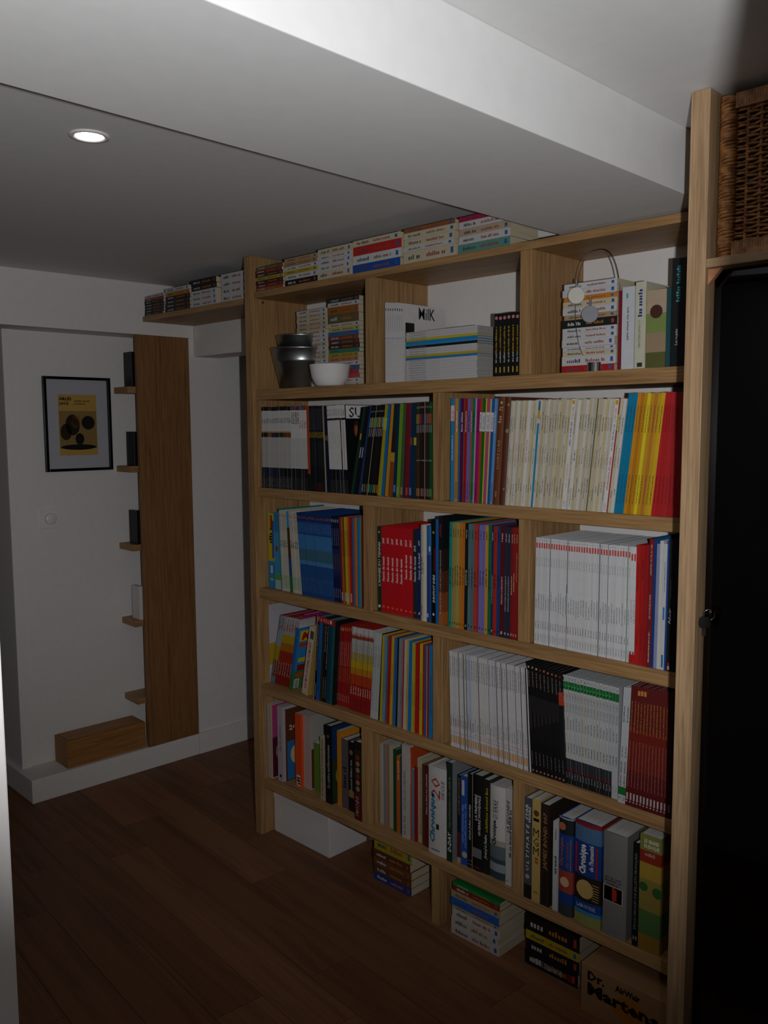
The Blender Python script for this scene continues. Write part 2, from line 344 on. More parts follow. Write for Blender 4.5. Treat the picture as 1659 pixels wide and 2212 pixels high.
# key ring in the lock
kr = tag(empty('key_ring', (1.868, -.276, 1.17)), 'small ring with a black-headed key hanging from the glass door lock', 'keys')
K = Matrix.Rotation(.55, 4, 'Z')
q = MB(); q.tube([(.0105 * math.cos(a * PI / 12), 0, .0105 * math.sin(a * PI / 12)) for a in range(24)], .0008, 6, True); qo = q.build('ring', CHROME, smooth=True); qo.parent = kr; qo.matrix_world = T((1.866, -.28, 1.167)) @ K
q = MB(); q.prism([(-.009, -.012), (-.012, -.004), (-.010, .008), (-.005, .011), (.006, .010), (.011, .004), (.011, -.006), (.006, -.013)], -.0018, .0018, 'ffffff', 'y')
qo = q.build('key_head', BLACKP); qo.parent = kr; qo.matrix_world = T((1.861, -.286, 1.153)) @ K; bev(qo, .001)
q = MB(); q.prism([(-.003, 0), (.003, 0), (.003, -.014), (.001, -.017), (-.003, -.015)], -.0008, .0008, 'ffffff', 'y')
qo = q.build('key_blade', CHROME); qo.parent = kr; qo.matrix_world = T((1.859, -.286, 1.141)) @ K
q = MB(); q.tube([(0, -.014, 0), (0, 0, 0)], .003, 10); qo = q.build('key_in_lock', CHROME); qo.parent = kr; qo.matrix_world = T((1.872, -.2745, 1.1755))

# ------------------------------------------------------------------ books
ONES = 'zeroth first second third fourth fifth sixth seventh eighth ninth tenth eleventh twelfth thirteenth fourteenth fifteenth sixteenth seventeenth eighteenth nineteenth'.split()
TENS = {20: 'twentieth', 30: 'thirtieth', 40: 'fortieth', 50: 'fiftieth', 60: 'sixtieth', 70: 'seventieth', 80: 'eightieth', 90: 'ninetieth'}
TEN_ = {2: 'twenty', 3: 'thirty', 4: 'forty', 5: 'fifty', 6: 'sixty', 7: 'seventy', 8: 'eighty', 9: 'ninety'}
def ordn(n): return ONES[n] if n < 20 else (TENS[n] if n % 10 == 0 else TEN_[n // 10] + '-' + ONES[n % 10])
def dr(mb, th, h, y, ops):
    for o in ops:
        k = o[0]
        if k == 'b':
            _, t0, t1, col, w_, cx = o; a, b = th * (cx - w_ / 2), th * (cx + w_ / 2)
            mb.quad((a, y, t0 * h), (b, y, t0 * h), (b, y, t1 * h), (a, y, t1 * h), col); continue
        if k == 'o':
            _, t, r_, col, cx = o; mb.disc((th * cx, y, t * h), (1, 0, 0), (0, 0, 1), r_, r_, col, 14); continue
        if k == 't': _, tx, t0, t1, col, w_, cx, d_ = o[:8]; sh = o[8] if len(o) > 8 else 0.0; bo = o[9] if len(o) > 9 else 0.0
        else: _, t0, t1, col, w_, cx, d_ = o
        L = (t1 - t0) * h; lh = w_ * th; y2 = y - .0003
        if d_ == 'u': og, ux, uy = (th * cx + lh / 2, y2, t0 * h), (0, 0, 1), (-1, 0, 0)
        elif d_ == 'd': og, ux, uy = (th * cx - lh / 2, y2, t1 * h), (0, 0, -1), (1, 0, 0)
        else: og, ux, uy, L, lh = (th * (cx - w_ / 2), y2, t0 * h), (1, 0, 0), (0, 0, 1), w_ * th, (t1 - t0) * h
        if k == 't': mb.text(tx, og, ux, uy, L, lh, col, sh, bo)
        else: mb.greek(og, ux, uy, L, lh, col)
def book(kind, label, cat, grp, M, th, h, d, col, bands=None, ops=(), pages='white', hard=True, rnd=0.0, mat=None, art=None, board=None):
    mb = MB(); bt = min(.0022 if hard else .0007, th * .16); st = min(.0016, d * .05); n = 6 if rnd else 1
    sp_ = [(th * k / n, -rnd * math.sin(PI * k / n) if rnd else 0.0) for k in range(n + 1)]
    prof = [(0, d)] + sp_ + [(th, d), (th - bt, d), (th - bt, st), (bt, st), (bt, d)]
    N = len(prof); zs = [0.0]; cols = []
    for t, c in (bands or [(1.0, col)]): zs.append(min(t, 1.0) * h); cols.append(hx(c))
    zs[-1] = h; bcol = hx(board or col)
    for z in zs: mb.v += [(x, y, z) for x, y in prof]
    for bi in range(len(cols)):
        for k in range(N):
            j = (k + 1) % N; q = bi * N
            mb.f.append((q + k, q + j, q + N + j, q + N + k)); mb.c.append(cols[bi] if 1 <= k <= n else (cols[bi] if (k in (0, n + 1) and not board) else bcol))
    mid = N - 4
    q = len(cols) * N
    def cap(q, rev):  # U-shaped end faces as three convex pieces
        i1, i2 = n + 2, 0
        left = [0, 1, N - 2, N - 1]; right = [n + 1, n + 2, n + 3, n + 4]; spn = list(range(1, n + 2)) + [n + 4, N - 2]
        for f in (left, right, spn):
            f = [q + x for x in f]; mb.f.append(tuple(f[::-1] if rev else f)); mb.c.append(bcol)
    cap(0, False); cap(q, True)
    root = mb.build(kind, mat or PRINT, None, M)
    ins = .003 if hard else .0004
    pb = MB(); pb.box(bt + .00005, th - bt - .00005, st + .0001, d - ins, ins, h - ins); pb.build('page_block', PAGES[pages], root, Matrix())
    if ops or art:
        tb = MB()
        if ops: dr(tb, th, h, -rnd - .0003, ops)
        if art: art(tb, th, h, d)
        if tb.f: tb.build('title', INK, root, Matrix())
    return tag(root, label, cat, grp)
BAY = {}
CAT = dict(comic_album='comic', magazine='magazine', hardcover_book='book', paperback='paperback', picture_book='book')
def seg(kind, bay, z, Y, a, b, items, d=.21, lean=(0, 0), pages='white', hard=True, grp=None, xlim=None, mat=None):
    """a, b: (u of the base, v of the base, v of the top) at the two ends of a run of upright books; lean: shift in pixels of the tops"""
    X0, X1 = Xu(a[0], Y, z), Xu(b[0], Y, z)
    if xlim: X0 = max(X0, xlim[0]); X1 = min(X1, xlim[1])
    H0 = Zv(a[2], X0, Y) - Zv(a[1], X0, Y); H1 = Zv(b[2], X1, Y) - Zv(b[1], X1, Y)
    tot = sum(i.get('w', 1) for i in items); acc = 0.0; out = []
    for it in items:
        wt = it.get('w', 1); f0, f1 = acc / tot, (acc + wt) / tot; acc += wt; fm = (f0 + f1) / 2
        xa, xb = X0 + (X1 - X0) * f0, X0 + (X1 - X0) * f1; H = (H0 + (H1 - H0) * fm) * it.get('hs', 1) + random.uniform(-.0007, .0007)
        um = a[0] + (b[0] - a[0]) * fm; ls = lean[0] + (lean[1] - lean[0]) * fm
        xm = Xu(um, Y, z); al = math.atan2(Xu(um + ls, Y, z + H) - xm, H) if ls else 0.0
        th = (xb - xa) * math.cos(al) - .00025; yy = Y + it.get('dy', 0) + random.uniform(0, .0012)
        lift = th * math.sin(al) if al > 0 else 0.0
        M = T((xa + .0001, yy, z + .0002 + lift)) @ R(al, 'Y')
        BAY[bay] = BAY.get(bay, 0) + 1
        lab = it.get('lab') or '%s, %s from left, %s' % (it['look'], ordn(BAY[bay]), bay)
        hd = it.get('hard', hard)
        out.append(book(kind, lab, CAT[kind], grp or it.get('grp') or bay_group(kind, bay), M, th, H, min(it.get('d', d), YB - yy - .004), it['c'], it.get('bands'), it.get('ops', ()), it.get('pages', pages), hd, it.get('rnd', 0), it.get('mat') or mat, it.get('art'), it.get('board')))
    return out
PL = dict(comic_album='comic albums', magazine='magazines', hardcover_book='large hardbacks', paperback='paperbacks', picture_book='books')
def bay_group(kind, bay): return PL[kind] + ' in the ' + bay.replace(',', '')
rr = random.uniform; rc = random.choice
LX = (PX + .0006, .8918); 
# ---------- second row, left bay
B2L = 'second row, left bay'; Y2 = .006
blk = ['16301f', '1b2440', '7a4a1c', '24346e', '6a2030', '0e3440', '0d3a3c', '14302c', '7a3a1c', '2c5a38', 'a03420']
it = []
for i in range(15):
    g0 = rc(('b8b4b0', 'b2aeb0', 'bcb2a8'))
    it.append(dict(c='c8c4c2', look='glossy white magazine with %s block' % ('dark' if i < 9 else 'reddish'), board='b8b4b2',
        bands=[(.156, '2c2a2c'), (.255, '1c2440' if i < 9 else '15171c'), (.628, g0), (.684, blk[i * 11 // 15]), (.70, 'c08a50'), (.951, 'cfcbc9'), (1, '241a14')],
        ops=[('g', .80, .86, '55504e', .55, .5, 'u'), ('g', .02, .13, '5c5856', .6, .5, 'u')]))
for i in range(8):
    it.append(dict(c='d0cccb', look='glossy white magazine with bright tip', board='b8b4b2',
        bands=[(.15, '262628'), (.257, '14181a'), (.62, 'c4c0bf'), (.951, 'd6d2d0'), (1, ('2c5a70', '9a3a2c', '244a90', '6a2c58', '8a5a34', '284a88', '7a4630', 'b83420')[i])],
        ops=[('g', .79, .93, '2c2a2a', .6, .5, 'u') if i < 4 else ('g', .74, .83, 'a86a6a', .6, .5, 'u')]))
seg('magazine', B2L, Z2T, Y2, (566.5, 1046, 872.3), (666.5, 1056, 872.6), it, .205, (-2, -3), hard=False, xlim=LX, mat=GLOSS)
it = [dict(w=.9, c='b0431c', look='orange spined magazine', bands=[(.2, '1c1a1c'), (1, 'b0431c')])]
for i in range(13):
    it.append(dict(w=.42 if i < 12 else .6, c='15191c', look='dark magazine with yellow lettering', bands=[(.1, rc(('15191c', '1c1c20', '2a1a1c'))), (.62, '14181b'), (.70, '171a18'), (1, '151a20')],
        ops=[('g', .63, .70, 'b08a2c', .62, .5, 'u'), ('g', .72, .97, '4a5058', .5, .5, 'u'), ('g', .3, .58, '34383c', .4, .5, 'u')] + ([('b', .012, .10, '4a1a22', 1, .5)] if i in (7, 8, 9) else [])))
it += [dict(w=.55, c='a89878', look='thin cream spined magazine among dark ones')]
it += [dict(w=.42, c='141c38', look='navy spined magazine beside white run', ops=[('g', .6, .66, 'a88a30', .6, .5, 'u')]) for i in range(3)]
seg('magazine', B2L, Z2T, Y2, (666.5, 1056, 872.6), (713, 1060, 873), it, .205, (-5, -8), hard=False, xlim=LX, mat=GLOSS)
it = []
for i in range(9):
    it.append(dict(w=.5 if i == 6 else 1, c='cfcbca', look='leaning white magazine with grey title' if i != 6 else 'thin leaning magazine with black stripe', board='b8b4b2',
        bands=[(.15, '2a2a2c'), (.27, '17171f'), (.83, '1a1a1a' if i == 6 else 'd2cecc'), (.855, '1e2428'), (1, 'd6d2d0')],
        ops=[('g', .88, .96, '7c7a7c', .5, .5, 'u'), ('g', .5, .7, 'b0acac', .4, .5, 'u')] + ([('b', .27, .82, 'a8502c', .16, .9)] if i == 7 else [])))
def art_su(tb, th, h, d):
    x = th + .0004
    tb.quad((x, .004, .27 * h), (x, d - .004, .27 * h), (x, d - .004, .845 * h), (x, .004, .845 * h), '0c0f12')
    tb.quad((x, .004, .846 * h), (x, d - .004, .846 * h), (x, d - .004, h - .002), (x, .004, h - .002), 'd8d4d4')
    tb.text('SU', (x + .0004, .018, .855 * h), (0, 1, 0), (0, 0, 1), .06, .034, '14181e', 0, .01)
    tb.disc((x + .0003, .05, .72 * h), (0, 1, 0), (0, 0, 1), .016, .03, '3a2018', 14); tb.disc((x + .0005, .047, .71 * h), (0, 1, 0), (0, 0, 1), .008, .018, '9a5638', 12)
it[-1]['art'] = art_su; it[-1]['board'] = '15181c'; it[-1]['look'] = 'white magazine showing dark lettered cover'
seg('magazine', B2L, Z2T, Y2, (714, 1060.5, 873), (752.7, 1066, 873), it, .205, (-9, -9), hard=False, xlim=LX, mat=GLOSS)
dk = ['1c1512', '141b2c', '1a1416', '10202a', '1e1410', '1a1a1c', '14202c', '241614']
it = [dict(w=5.2, c='171310', look='dark brown annual'), dict(w=6, c='17402a', look='leaning green spined annual', ops=[('b', .63, .7, 'a8a030', .5, .5)]),
      dict(w=5, c='1a1420', look='dark purple annual with white label', ops=[('b', .42, .54, 'c4bcc8', .35, .4)]), dict(w=5, c='1a1420', look='dark purple annual with pale label', ops=[('b', .42, .54, 'c4bcc8', .35, .4)]),
      dict(w=5.5, c='22406c', look='slate blue leaning annual')]
for i in range(9):
    it.append(dict(w=4.1, c=dk[i % 8], look='leaning dark annual with coloured label', ops=[('b', .76, .87, ('6a9ab0', 'b89a34', '5a9a3c', '7a4630', '5a9a94', 'a87a5a', 'b0a84a', '8a5a50', '60a8b0')[i], .6, .5), ('b', .66, .75, 'b8a8b8', .25, .5), ('g', .93, .95, '9a9aa4', .5, .5, 'u'), ('b', .03, .12, ('b8906a', '5a8a5c', '7a5a5a', '5ab07c', '5ab090', '3a8a58', '58a060', 'a89a50', 'b07a4a')[i], .5, .5)]))
it[8]['bands'] = [(1, 'a8986a')]; it[8]['w'] = 2; it[8]['look'] = 'thin cream leaning annual'; it[8]['ops'] = ()
it += [dict(w=8, c='a89a22', look='bright yellow leaning annual', ops=[('b', .73, .86, 'b0b040', .9, .5)]), dict(w=6.5, c='1a6aa8', look='bright blue leaning annual'), dict(w=1.2, c='15181c', look='thin black leaning annual'),
       dict(w=6.5, c='c08a2c', look='leaning golden annual'), dict(w=9.5, c='8a4a20', look='thick rust brown annual', bands=[(.38, '8a4a20'), (.48, 'b8902c'), (.72, '2c201c'), (1, '1c2a30')]),
       dict(w=7, c='14304a', look='dark blue annual', ops=[('b', .05, .13, '5a8ac0', .5, .4)]), dict(w=6.5, c='6a9a2c', look='lime green annual', ops=[('b', .03, .11, 'a09468', .6, .35)]), dict(w=7, c='4a5a34', look='olive annual', ops=[('b', .03, .11, 'a07a5a', .6, .5)]),
       dict(w=3, c='2c2a3a', look='thin dark annual'), dict(w=7.5, c='7a1c22', look='dark red annual', ops=[('b', .03, .11, 'b04a44', .5, .5)]), dict(w=7.5, c='242c58', look='indigo annual', ops=[('b', .56, .64, '7a4430', .7, .4), ('b', .03, .11, '6a7ab8', .5, .4)]), dict(w=7, c='14343c', look='petrol blue annual', ops=[('b', .56, .64, 'b0a040', .7, .6)])]
seg('comic_album', B2L, Z2T, Y2, (753, 1066, 876), (898, 1077.5, 870.5), it, .215, (30, 2), xlim=LX, mat=GLOSS)
it = []
for i in range(10):
    it.append(dict(w=.4 if i == 5 else 1, c=('5a1418', '2c4420', '2c1a16', '2a1a24', '2c1c14', 'b8906c', '241c2c', '301a1c', '1a4020', '22502a')[i], look='dark annual with label strip' if i != 5 else 'thin flesh coloured annual',
        ops=[] if i == 5 else [('b', .78, .88, ('7a7a40', 'a06a2c', '8a3a2c', '6a1c2c', '2c2c58', '', '2c6aa8', 'a04a2c', 'a8502c', '8a4a30')[i], .8, .5), ('b', .69, .77, 'a09ca0', .3, .6), ('b', .03, .11, ('c85a4c', 'a8a850', '7a5a58', 'b8906a', '8a5a4c', '', '6a6ab0', 'c8704c', '5aa060', '6a9a50')[i], .5, .5), ('g', .94, .96, 'a0a0a4', .5, .5, 'u'), ('g', .395, .41, '9a9a9c', .6, .5, 'u')]))
seg('comic_album', B2L, Z2T, Y2, (898, 1077.5, 870.5), (933, 1081.5, 869.5), it, .215, (1, 0), xlim=LX, mat=GLOSS)
# ---------- second row, right bay
B2R = 'second row, right bay'
st = [('b', .69, .87, 'd4d0d2', 1, .5), ('g', .72, .85, '8a8a90', .5, .5, 'u')]
spec = [(8.5, '2f86b8', 'sky blue album with white label'), (2, 'b06a80', 'thin pink album'), (6.5, 'c89028', 'amber album'), (4, '2c6aa0', 'slim blue album'), (7, '5a1450', 'purple album'), (2.5, '6a5a34', 'thin khaki album'), (5.5, 'b01418', 'scarlet album'),
        (7, '7a6ab0', 'lavender album'), (3.5, 'a05a40', 'slim terracotta album'), (6, '1c7a54', 'green album'), (2.5, 'b8a8b8', 'thin pale lilac album'), (7, 'a8186c', 'magenta album'), (5, 'b0442c', 'red orange album'), (6, '1c6a24', 'leaf green album'), (2.5, 'd0c030', 'thin yellow album'), (7, 'b05078', 'pink album'), (3, 'd0b878', 'thin cream album'), (5.5, '1c5a9c', 'royal blue album'), (5, '6a94c8', 'pale blue album')]
it = []
for i, (w_, c, l) in enumerate(spec):
    ops = [('g', .68, .88, '2a2028' if i % 2 else 'e0c8d0', .5, .5, 'u'), ('g', .03, .2, '2c2830', .35, .5, 'u')]
    if i == 0: ops = [('b', .78, .93, 'd8c8c8', 1, .5), ('g', .78, .88, 'c06a7a', .35, .6, 'u'), ('g', .4, .64, 'bcd8e8', .3, .5, 'd')]
    if 12 <= i <= 17: ops = [('b', .69, .87, 'd4d0d2', 1, .5), ('g', .71, .85, '8a8a90', .6, .5, 'u')]
    it.append(dict(w=w_, c=c, look=l, ops=ops))
RX2 = (.9312, RX - .001)
seg('comic_album', B2R, Z2T, .003, (972.2, 1087.5, 865.6), (1062.5, 1091, 862.6), it, .215, (1, 12), xlim=RX2, mat=GLOSS)
seg('hardcover_book', B2R, Z2T, .003, (1063.5, 1091, 858.9), (1077.6, 1092, 858.9), [dict(c='6e3a1c', look='thick brown hardback with embossed spine', rnd=.003, ops=[('t', 'LUCKY LUKE', .34, .6, 'b89a80', .34, .55, 'u'), ('b', .33, .331, 'b89a80', .5, .5), ('t', '72', .87, .91, 'c8b8a8', .5, .6, 'u'), ('o', .945, .0035, 'c8b8a8', .6), ('g', .76, .84, 'b09078', .5, .5, 'u'), ('g', .07, .14, '9a7a60', .3, .5, 'u')])], .225, (14, 14), xlim=RX2)
seg('hardcover_book', B2R, Z2T, .004, (1077.7, 1092, 860), (1089.8, 1092.6, 860), [dict(c='5a3020', look='brown hardback with yellow ornaments', rnd=.003, ops=[('o', .93, .004, 'a08a30', .75), ('o', .69, .006, '8a8a6a', .8), ('o', .15, .003, 'a09030', .8)])], .22, (14, 14), xlim=RX2)
it = []; cr = ['c8bea6', 'd0c6b0', 'c4b494', 'cfcac0', 'bfb6a0', 'd2cec8', 'c9b890', 'c6c2b4']
for i in range(44):
    c = cr[(i * 5 + i // 7) % 8]; ops = [('g', .09 + rr(0, .09), .2 + rr(0, .1), '4a4640', .34, .5, 'u'), ('g', .38 + rr(0, .05), .5 + rr(0, .1), '6a655c', .3, .5, 'u'), ('g', .68 + rr(0, .06), .83 + rr(0, .06), '4a4640', .34, .5, 'u')]
    d_ = dict(w=rr(.85, 1.2), c=c, look='cream comic album', ops=ops, hs=rr(.985, 1.0))
    if i == 3: d_.update(c='d6d0c6', look='cream comic album with red title', w=1.5, ops=[('t', "L'AMNÉSIE DES DALTON", .37, .6, 'b83030', .45, .5, 'u', .2), ('t', 'LUCKY PRODUCTIONS', .03, .21, '2c3238', .4, .5, 'u')])
    if i == 7: d_.update(c='dcdad6', look='white comic album with red title', w=1.5, ops=[('t', 'MARCEL DALTON', .42, .63, 'b83040', .5, .5, 'u', .2), ('t', 'LUCKY PRODUCTIONS', .03, .2, '2c3238', .4, .5, 'u')])
    if i == 11: d_.update(c='2c86a8', look='blue striped comic album with yellow band', w=.9, bands=[(.78, '2c86a8'), (.82, 'd0c8b0'), (.9, 'c0a020'), (.98, '2c7a9c'), (1, 'b0a890')], ops=[])
    if i == 24: d_.update(c='dcd9d8', look='white comic album with pink title', w=1.6, ops=[('t', 'LA LÉGENDE', .2, .42, 'c85a6a', .4, .5, 'u', .2), ('t', 'LUCKY LUKE', .82, .93, 'b83038', .5, .6, 'u'), ('g', .58, .8, '6a7aa0', .4, .5, 'u'), ('b', .955, .99, 'c8a020', .7, .5), ('t', 'LUCKY', .03, .08, '3a7ac0', .6, .5, 'u')])
    if i == 26: d_.update(c='dad7d4', look='white comic album with black imprint', w=1.3, ops=[('t', 'LUCKY PRODUCTIONS', .03, .2, '1c2024', .5, .5, 'u', .2), ('g', .45, .55, '3a3a3c', .5, .5, 'u')])
    if i == 33: d_.update(c='3a4c44', look='thin dark green comic album', w=.35, ops=[])
    if i == 40: d_.update(c='dcd8d8', look='white comic album with red and blue titles', w=1.5, ops=[('t', 'LUCKY LUKE', .8, .92, 'b83038', .5, .5, 'u'), ('g', .2, .5, 'c07a80', .5, .5, 'u'), ('g', .55, .78, '6a80b0', .4, .5, 'u'), ('b', .95, .99, 'c8a020', .7, .5), ('t', 'LUCKY', .02, .08, '3a7ac0', .6, .5, 'u')])
    if i == 41: d_.update(c='a82a2a', look='thin red comic album', w=.5, bands=[(.72, 'a82a2a'), (.86, 'b8a030'), (1, '9a2a24')], ops=[])
    it.append(d_)
seg('comic_album', B2R, Z2T, .003, (1090, 1092.6, 865), (1325, 1109.4, 858.5), it, .22, (14, 30), pages='cream', xlim=RX2)
it = [dict(c='0d7aa0', look='turquoise tall album', grp='turquoise tall albums') for i in range(3)]
it += [dict(w=w_, c=c, look=l) for w_, c, l in [(1.1, 'd08a1c', 'orange tall album'), (1, 'b87818', 'ochre tall album'), (1, 'c48c14', 'amber tall album'), (1.1, 'dcc828', 'bright yellow tall album'), (1.1, 'c8901c', 'golden tall album'), (1, 'b87a2c', 'tan orange tall album'), (1.1, 'c89820', 'mustard tall album'), (1.2, 'd0a81c', 'deep yellow tall album')]]
for k, x in enumerate(it): x['ops'] = [('g', .09, .33, '20304a' if k < 3 else '3a2c10', .25, .45, 'u'), ('g', .68, .9, '10304a' if k < 3 else '4a3410', .25, .5, 'u')]
seg('comic_album', B2R, Z2T, .004, (1325.5, 1109.4, 849.7), (1405.5, 1113, 846.5), it, .225, (33, 33), xlim=RX2)
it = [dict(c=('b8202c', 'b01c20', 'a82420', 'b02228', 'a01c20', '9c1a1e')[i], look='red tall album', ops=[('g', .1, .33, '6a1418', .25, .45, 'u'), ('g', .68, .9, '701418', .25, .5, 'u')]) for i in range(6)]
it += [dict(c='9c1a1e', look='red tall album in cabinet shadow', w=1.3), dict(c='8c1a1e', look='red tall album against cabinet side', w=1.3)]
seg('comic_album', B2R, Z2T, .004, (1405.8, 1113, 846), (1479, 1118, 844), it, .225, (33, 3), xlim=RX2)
# ---------- third row, left bay
B3L = 'third row, left bay'; L3 = (PX + .0006, .5918)
it = [dict(w=14, c='1a78b0', look='yellow and blue picture album', bands=[(.36, '1c80b4'), (1, 'c0a81c')], ops=[('b', .1, .13, 'a0c020', .4, .5), ('b', .2, .3, 'c8c0d0', .3, .5), ('b', .4, .9, '2c5a9a', .3, .75), ('b', .8, .97, 'a03020', .3, .5), ('g', .6, .8, '2c2410', .4, .4, 'u')]),
      dict(w=11, c='2c88b8', look='sky blue picture album', dy=.0, bands=[(.12, 'a8b8b8'), (.2, '5a9a50'), (.75, '3a92c4'), (1, '2c7ab0')], ops=[('b', .5, .57, '8a2c28', .35, .4)])]
seg('comic_album', B3L, Z3T, .03, (580.6, 1262.5, 1101), (607, 1268, 1104), it, .215, (-2, -5), xlim=L3, mat=GLOSS)
def wser(i): return dict(w=rr(.9, 1.15), c='c4bcb0', look='white comic album with green foot', ops=[('b', .04, .2, 'a0b094', .8, .5), ('g', .55, .64, '3a3634', .5, .5, 'u'), ('g', .76, .9, '9a8a8a', .4, .5, 'u'), ('g', .92, .97, 'b05a50', .5, .5, 'u')])
it = [dict(w=.4, c='1c7a64', look='slim green topped album', hs=1.02)] + [wser(i) for i in range(4)] + [dict(w=1.5, c='5a3a20', look='brown and green album', bands=[(.2, '2c6a34'), (.42, '1c4a78'), (.8, '4a3018'), (1, '3a92c4')])] + [wser(i) for i in range(4)]
seg('comic_album', B3L, Z3T, .022, (607.8, 1269.7, 1097), (651.8, 1280.5, 1103), it, .215, (-7, -13), xlim=L3)
it = []
for i in range(18):
    it.append(dict(c='1c4a84', look='blue comic album with painted sea spine', bands=[(.2, '1a4684'), (.38, '20508c'), (.43, '4a80b4'), (.57, '3a6a80'), (.74, '3c78b0'), (.9, '1f4e8e'), (1, '16346c')], w=rr(.9, 1.1),
        ops=[('g', .93, .96, 'b06048', .6, .5, 'u'), ('g', .77, .88, '6a94c0', .35, .5, 'u'), ('g', .05, .22, '5a84b4', .3, .5, 'u')] + ([('b', .0, .99, '0c2036', .12, .95)] if i in (3, 8) else [])))
for i in range(4):
    it.append(dict(c='14204a', look='navy comic album with gold figures', w=.98, bands=[(.3, '131e4a'), (.62, '1a2a58'), (1, '10183c')], ops=[('g', .93, .97, 'c8c8d0', .6, .5, 'u'), ('g', .66, .86, '7a80b0', .35, .5, 'u'), ('b', .36, .56, '5a4a40', .3, .5), ('g', .05, .16, '9a9ab8', .3, .5, 'u')]))
seg('comic_album', B3L, Z3T, .02, (652.5, 1281.6, 1104), (738.4, 1300, 1114), it, .215, (-13, -7), xlim=L3)
spec = [(4, '8a2420', 'dark red album'), (5, 'b0602c', 'copper album'), (3, '5a3418', 'brown album'), (5, 'c8a418', 'yellow album'), (3, 'b09030', 'mustard album'), (4, 'd05a20', 'orange album'), (4, 'b81c1c', 'bright red album'), (2.5, '7a2c3a', 'wine album')]
it = [dict(w=w_, c=c, look=l, ops=[('g', .55, .85, '4a2010', .35, .5, 'u')] + ([('b', .03, .13, 'c0b0a4', .7, .5)] if k in (0, 2, 3, 4, 6) else [])) for k, (w_, c, l) in enumerate(spec)]
seg('comic_album', B3L, Z3T, .018, (738.5, 1300, 1115), (763.5, 1305.5, 1115), it, .215, (-7, -5), xlim=L3)
spec = [(4.5, '3a6a9a', 'steel blue slim album'), (3.5, 'c05a3c', 'coral slim album'), (4, 'd07820', 'orange slim album'), (3, '2c6a8c', 'teal blue slim album'), (5, '1488c8', 'vivid blue slim album'), (2.5, '7a8a2c', 'olive slim album'), (4, '7a1c1c', 'dark red slim album')]
seg('comic_album', B3L, Z3T, .016, (763.6, 1305.5, 1114.5), (784.3, 1309, 1116), [dict(w=w_, c=c, look=l) for w_, c, l in spec], .215, (-4, -1), xlim=L3)
# ---------- third row, middle bay
B3M = 'third row, middle bay'; M3 = (.6316, 1.2026)
seg('hardcover_book', B3M, Z3T, .016, (815.9, 1318.5, 1137.6), (824.0, 1320, 1136.5), [dict(c='173824', lab='dark green tennis yearbook with white lettering, beside the divider, third row, middle bay', ops=[('t', "L'ANNEE DU TENNIS", .3, .82, 'd8d4cc', .62, .55, 'u', .15, .02), ('o', .935, .003, 'd8d4cc', .5), ('t', '1', .045, .075, 'd8d4cc', .6, .5, 'u')])], .215, hard=True, xlim=M3)
it = [dict(c='c41620', look='scarlet tennis yearbook', ops=[('t', "l'année du tennis", .36 + (.0 if i < 5 else .06), .65 + (0 if i < 5 else .05), 'e0d4d2', .5, .5, 'u', .2, .03), ('t', str(2005 + i), .80 - (0 if i < 5 else .01), .87, 'e0d4d2', .5, .5, 'u', .2, .03), ('g', .05, .075, 'd88a2c', .4, .5, 'h')], lab='scarlet yearbook marked %s on the third row' % (2005 + i,)) for i in range(7)]
for k, x in enumerate(it): x['lab'] = '%s scarlet tennis yearbook after the green one, third row, middle bay' % ordn(k + 1)
it.append(dict(c='2c2a2e', w=.85, lab='charcoal tennis yearbook ending the scarlet run, third row, middle bay', ops=[('t', "l'année du tennis", .41, .70, 'd8d4d4', .55, .5, 'u', .2, .03), ('t', '2012', .75, .82, 'd8d4d4', .55, .5, 'u', .2, .03), ('g', .05, .075, 'd88a2c', .4, .5, 'h')]))
it.append(dict(c='142a5c', w=.8, lab='navy football yearbook between charcoal and cream hardbacks, third row', ops=[('t', "l'année du football", .44, .74, 'd0d0d8', .5, .6, 'u', .2, .02), ('t', '2007', .82, .88, 'd0d0d8', .5, .6, 'u', .2, .02), ('g', .05, .09, 'c8c8d0', .5, .6, 'u')]))
seg('hardcover_book', B3M, Z3T, .017, (824.1, 1320, 1136.4), (909.0, 1337, 1144), it, .2, xlim=M3)
seg('hardcover_book', B3M, Z3T, .006, (909.2, 1338.5, 1131.7), (921.2, 1341.6, 1133), [dict(c='c9c0b0', rnd=.003, lab='tall cream hardback with blue script title, third row, middle bay', ops=[('t', "L'épopée", .49, .67, '1c3a6a', .4, .3, 'u', .2, .02), ('g', .5, .62, '8a8478', .2, .6, 'u'), ('t', 'Chronique', .05, .17, '20242a', .28, .3, 'u', 0, .02)])], .22, xlim=M3)
seg('hardcover_book', B3M, Z3T, .006, (921.6, 1342, 1134), (931.2, 1344, 1136), [dict(c='164a94', rnd=.003, lab='blue hardback with white club badge, third row, middle bay', bands=[(.7, '123e84'), (1, '1c66a8')], ops=[('b', .74, .79, 'c8d0d8', .35, .8), ('g', .05, .09, 'c8d0d8', .5, .5, 'h')])], .22, xlim=M3)
seg('hardcover_book', B3M, Z3T, .004, (931.4, 1345, 1122.3), (941.0, 1347.5, 1121.7), [dict(c='0e1014', lab='black football guide with golden ball, third row, middle bay', ops=[('t', 'EUROFOOT GUIDE', .2, .47, 'd0d4d8', .5, .6, 'u', .2, .03), ('o', .875, .0042, 'a8843a', .5), ('b', .5, .72, '6a141c', .3, .75), ('o', .085, .0042, 'c8ccd0', .5)])], .225, xlim=M3)
seg('hardcover_book', B3M, Z3T, .003, (941.1, 1347.5, 1121.7), (946.6, 1348, 1122), [dict(c='1c64ac', lab='slim vivid blue hardback next to the black guide, third row')], .225, xlim=M3)
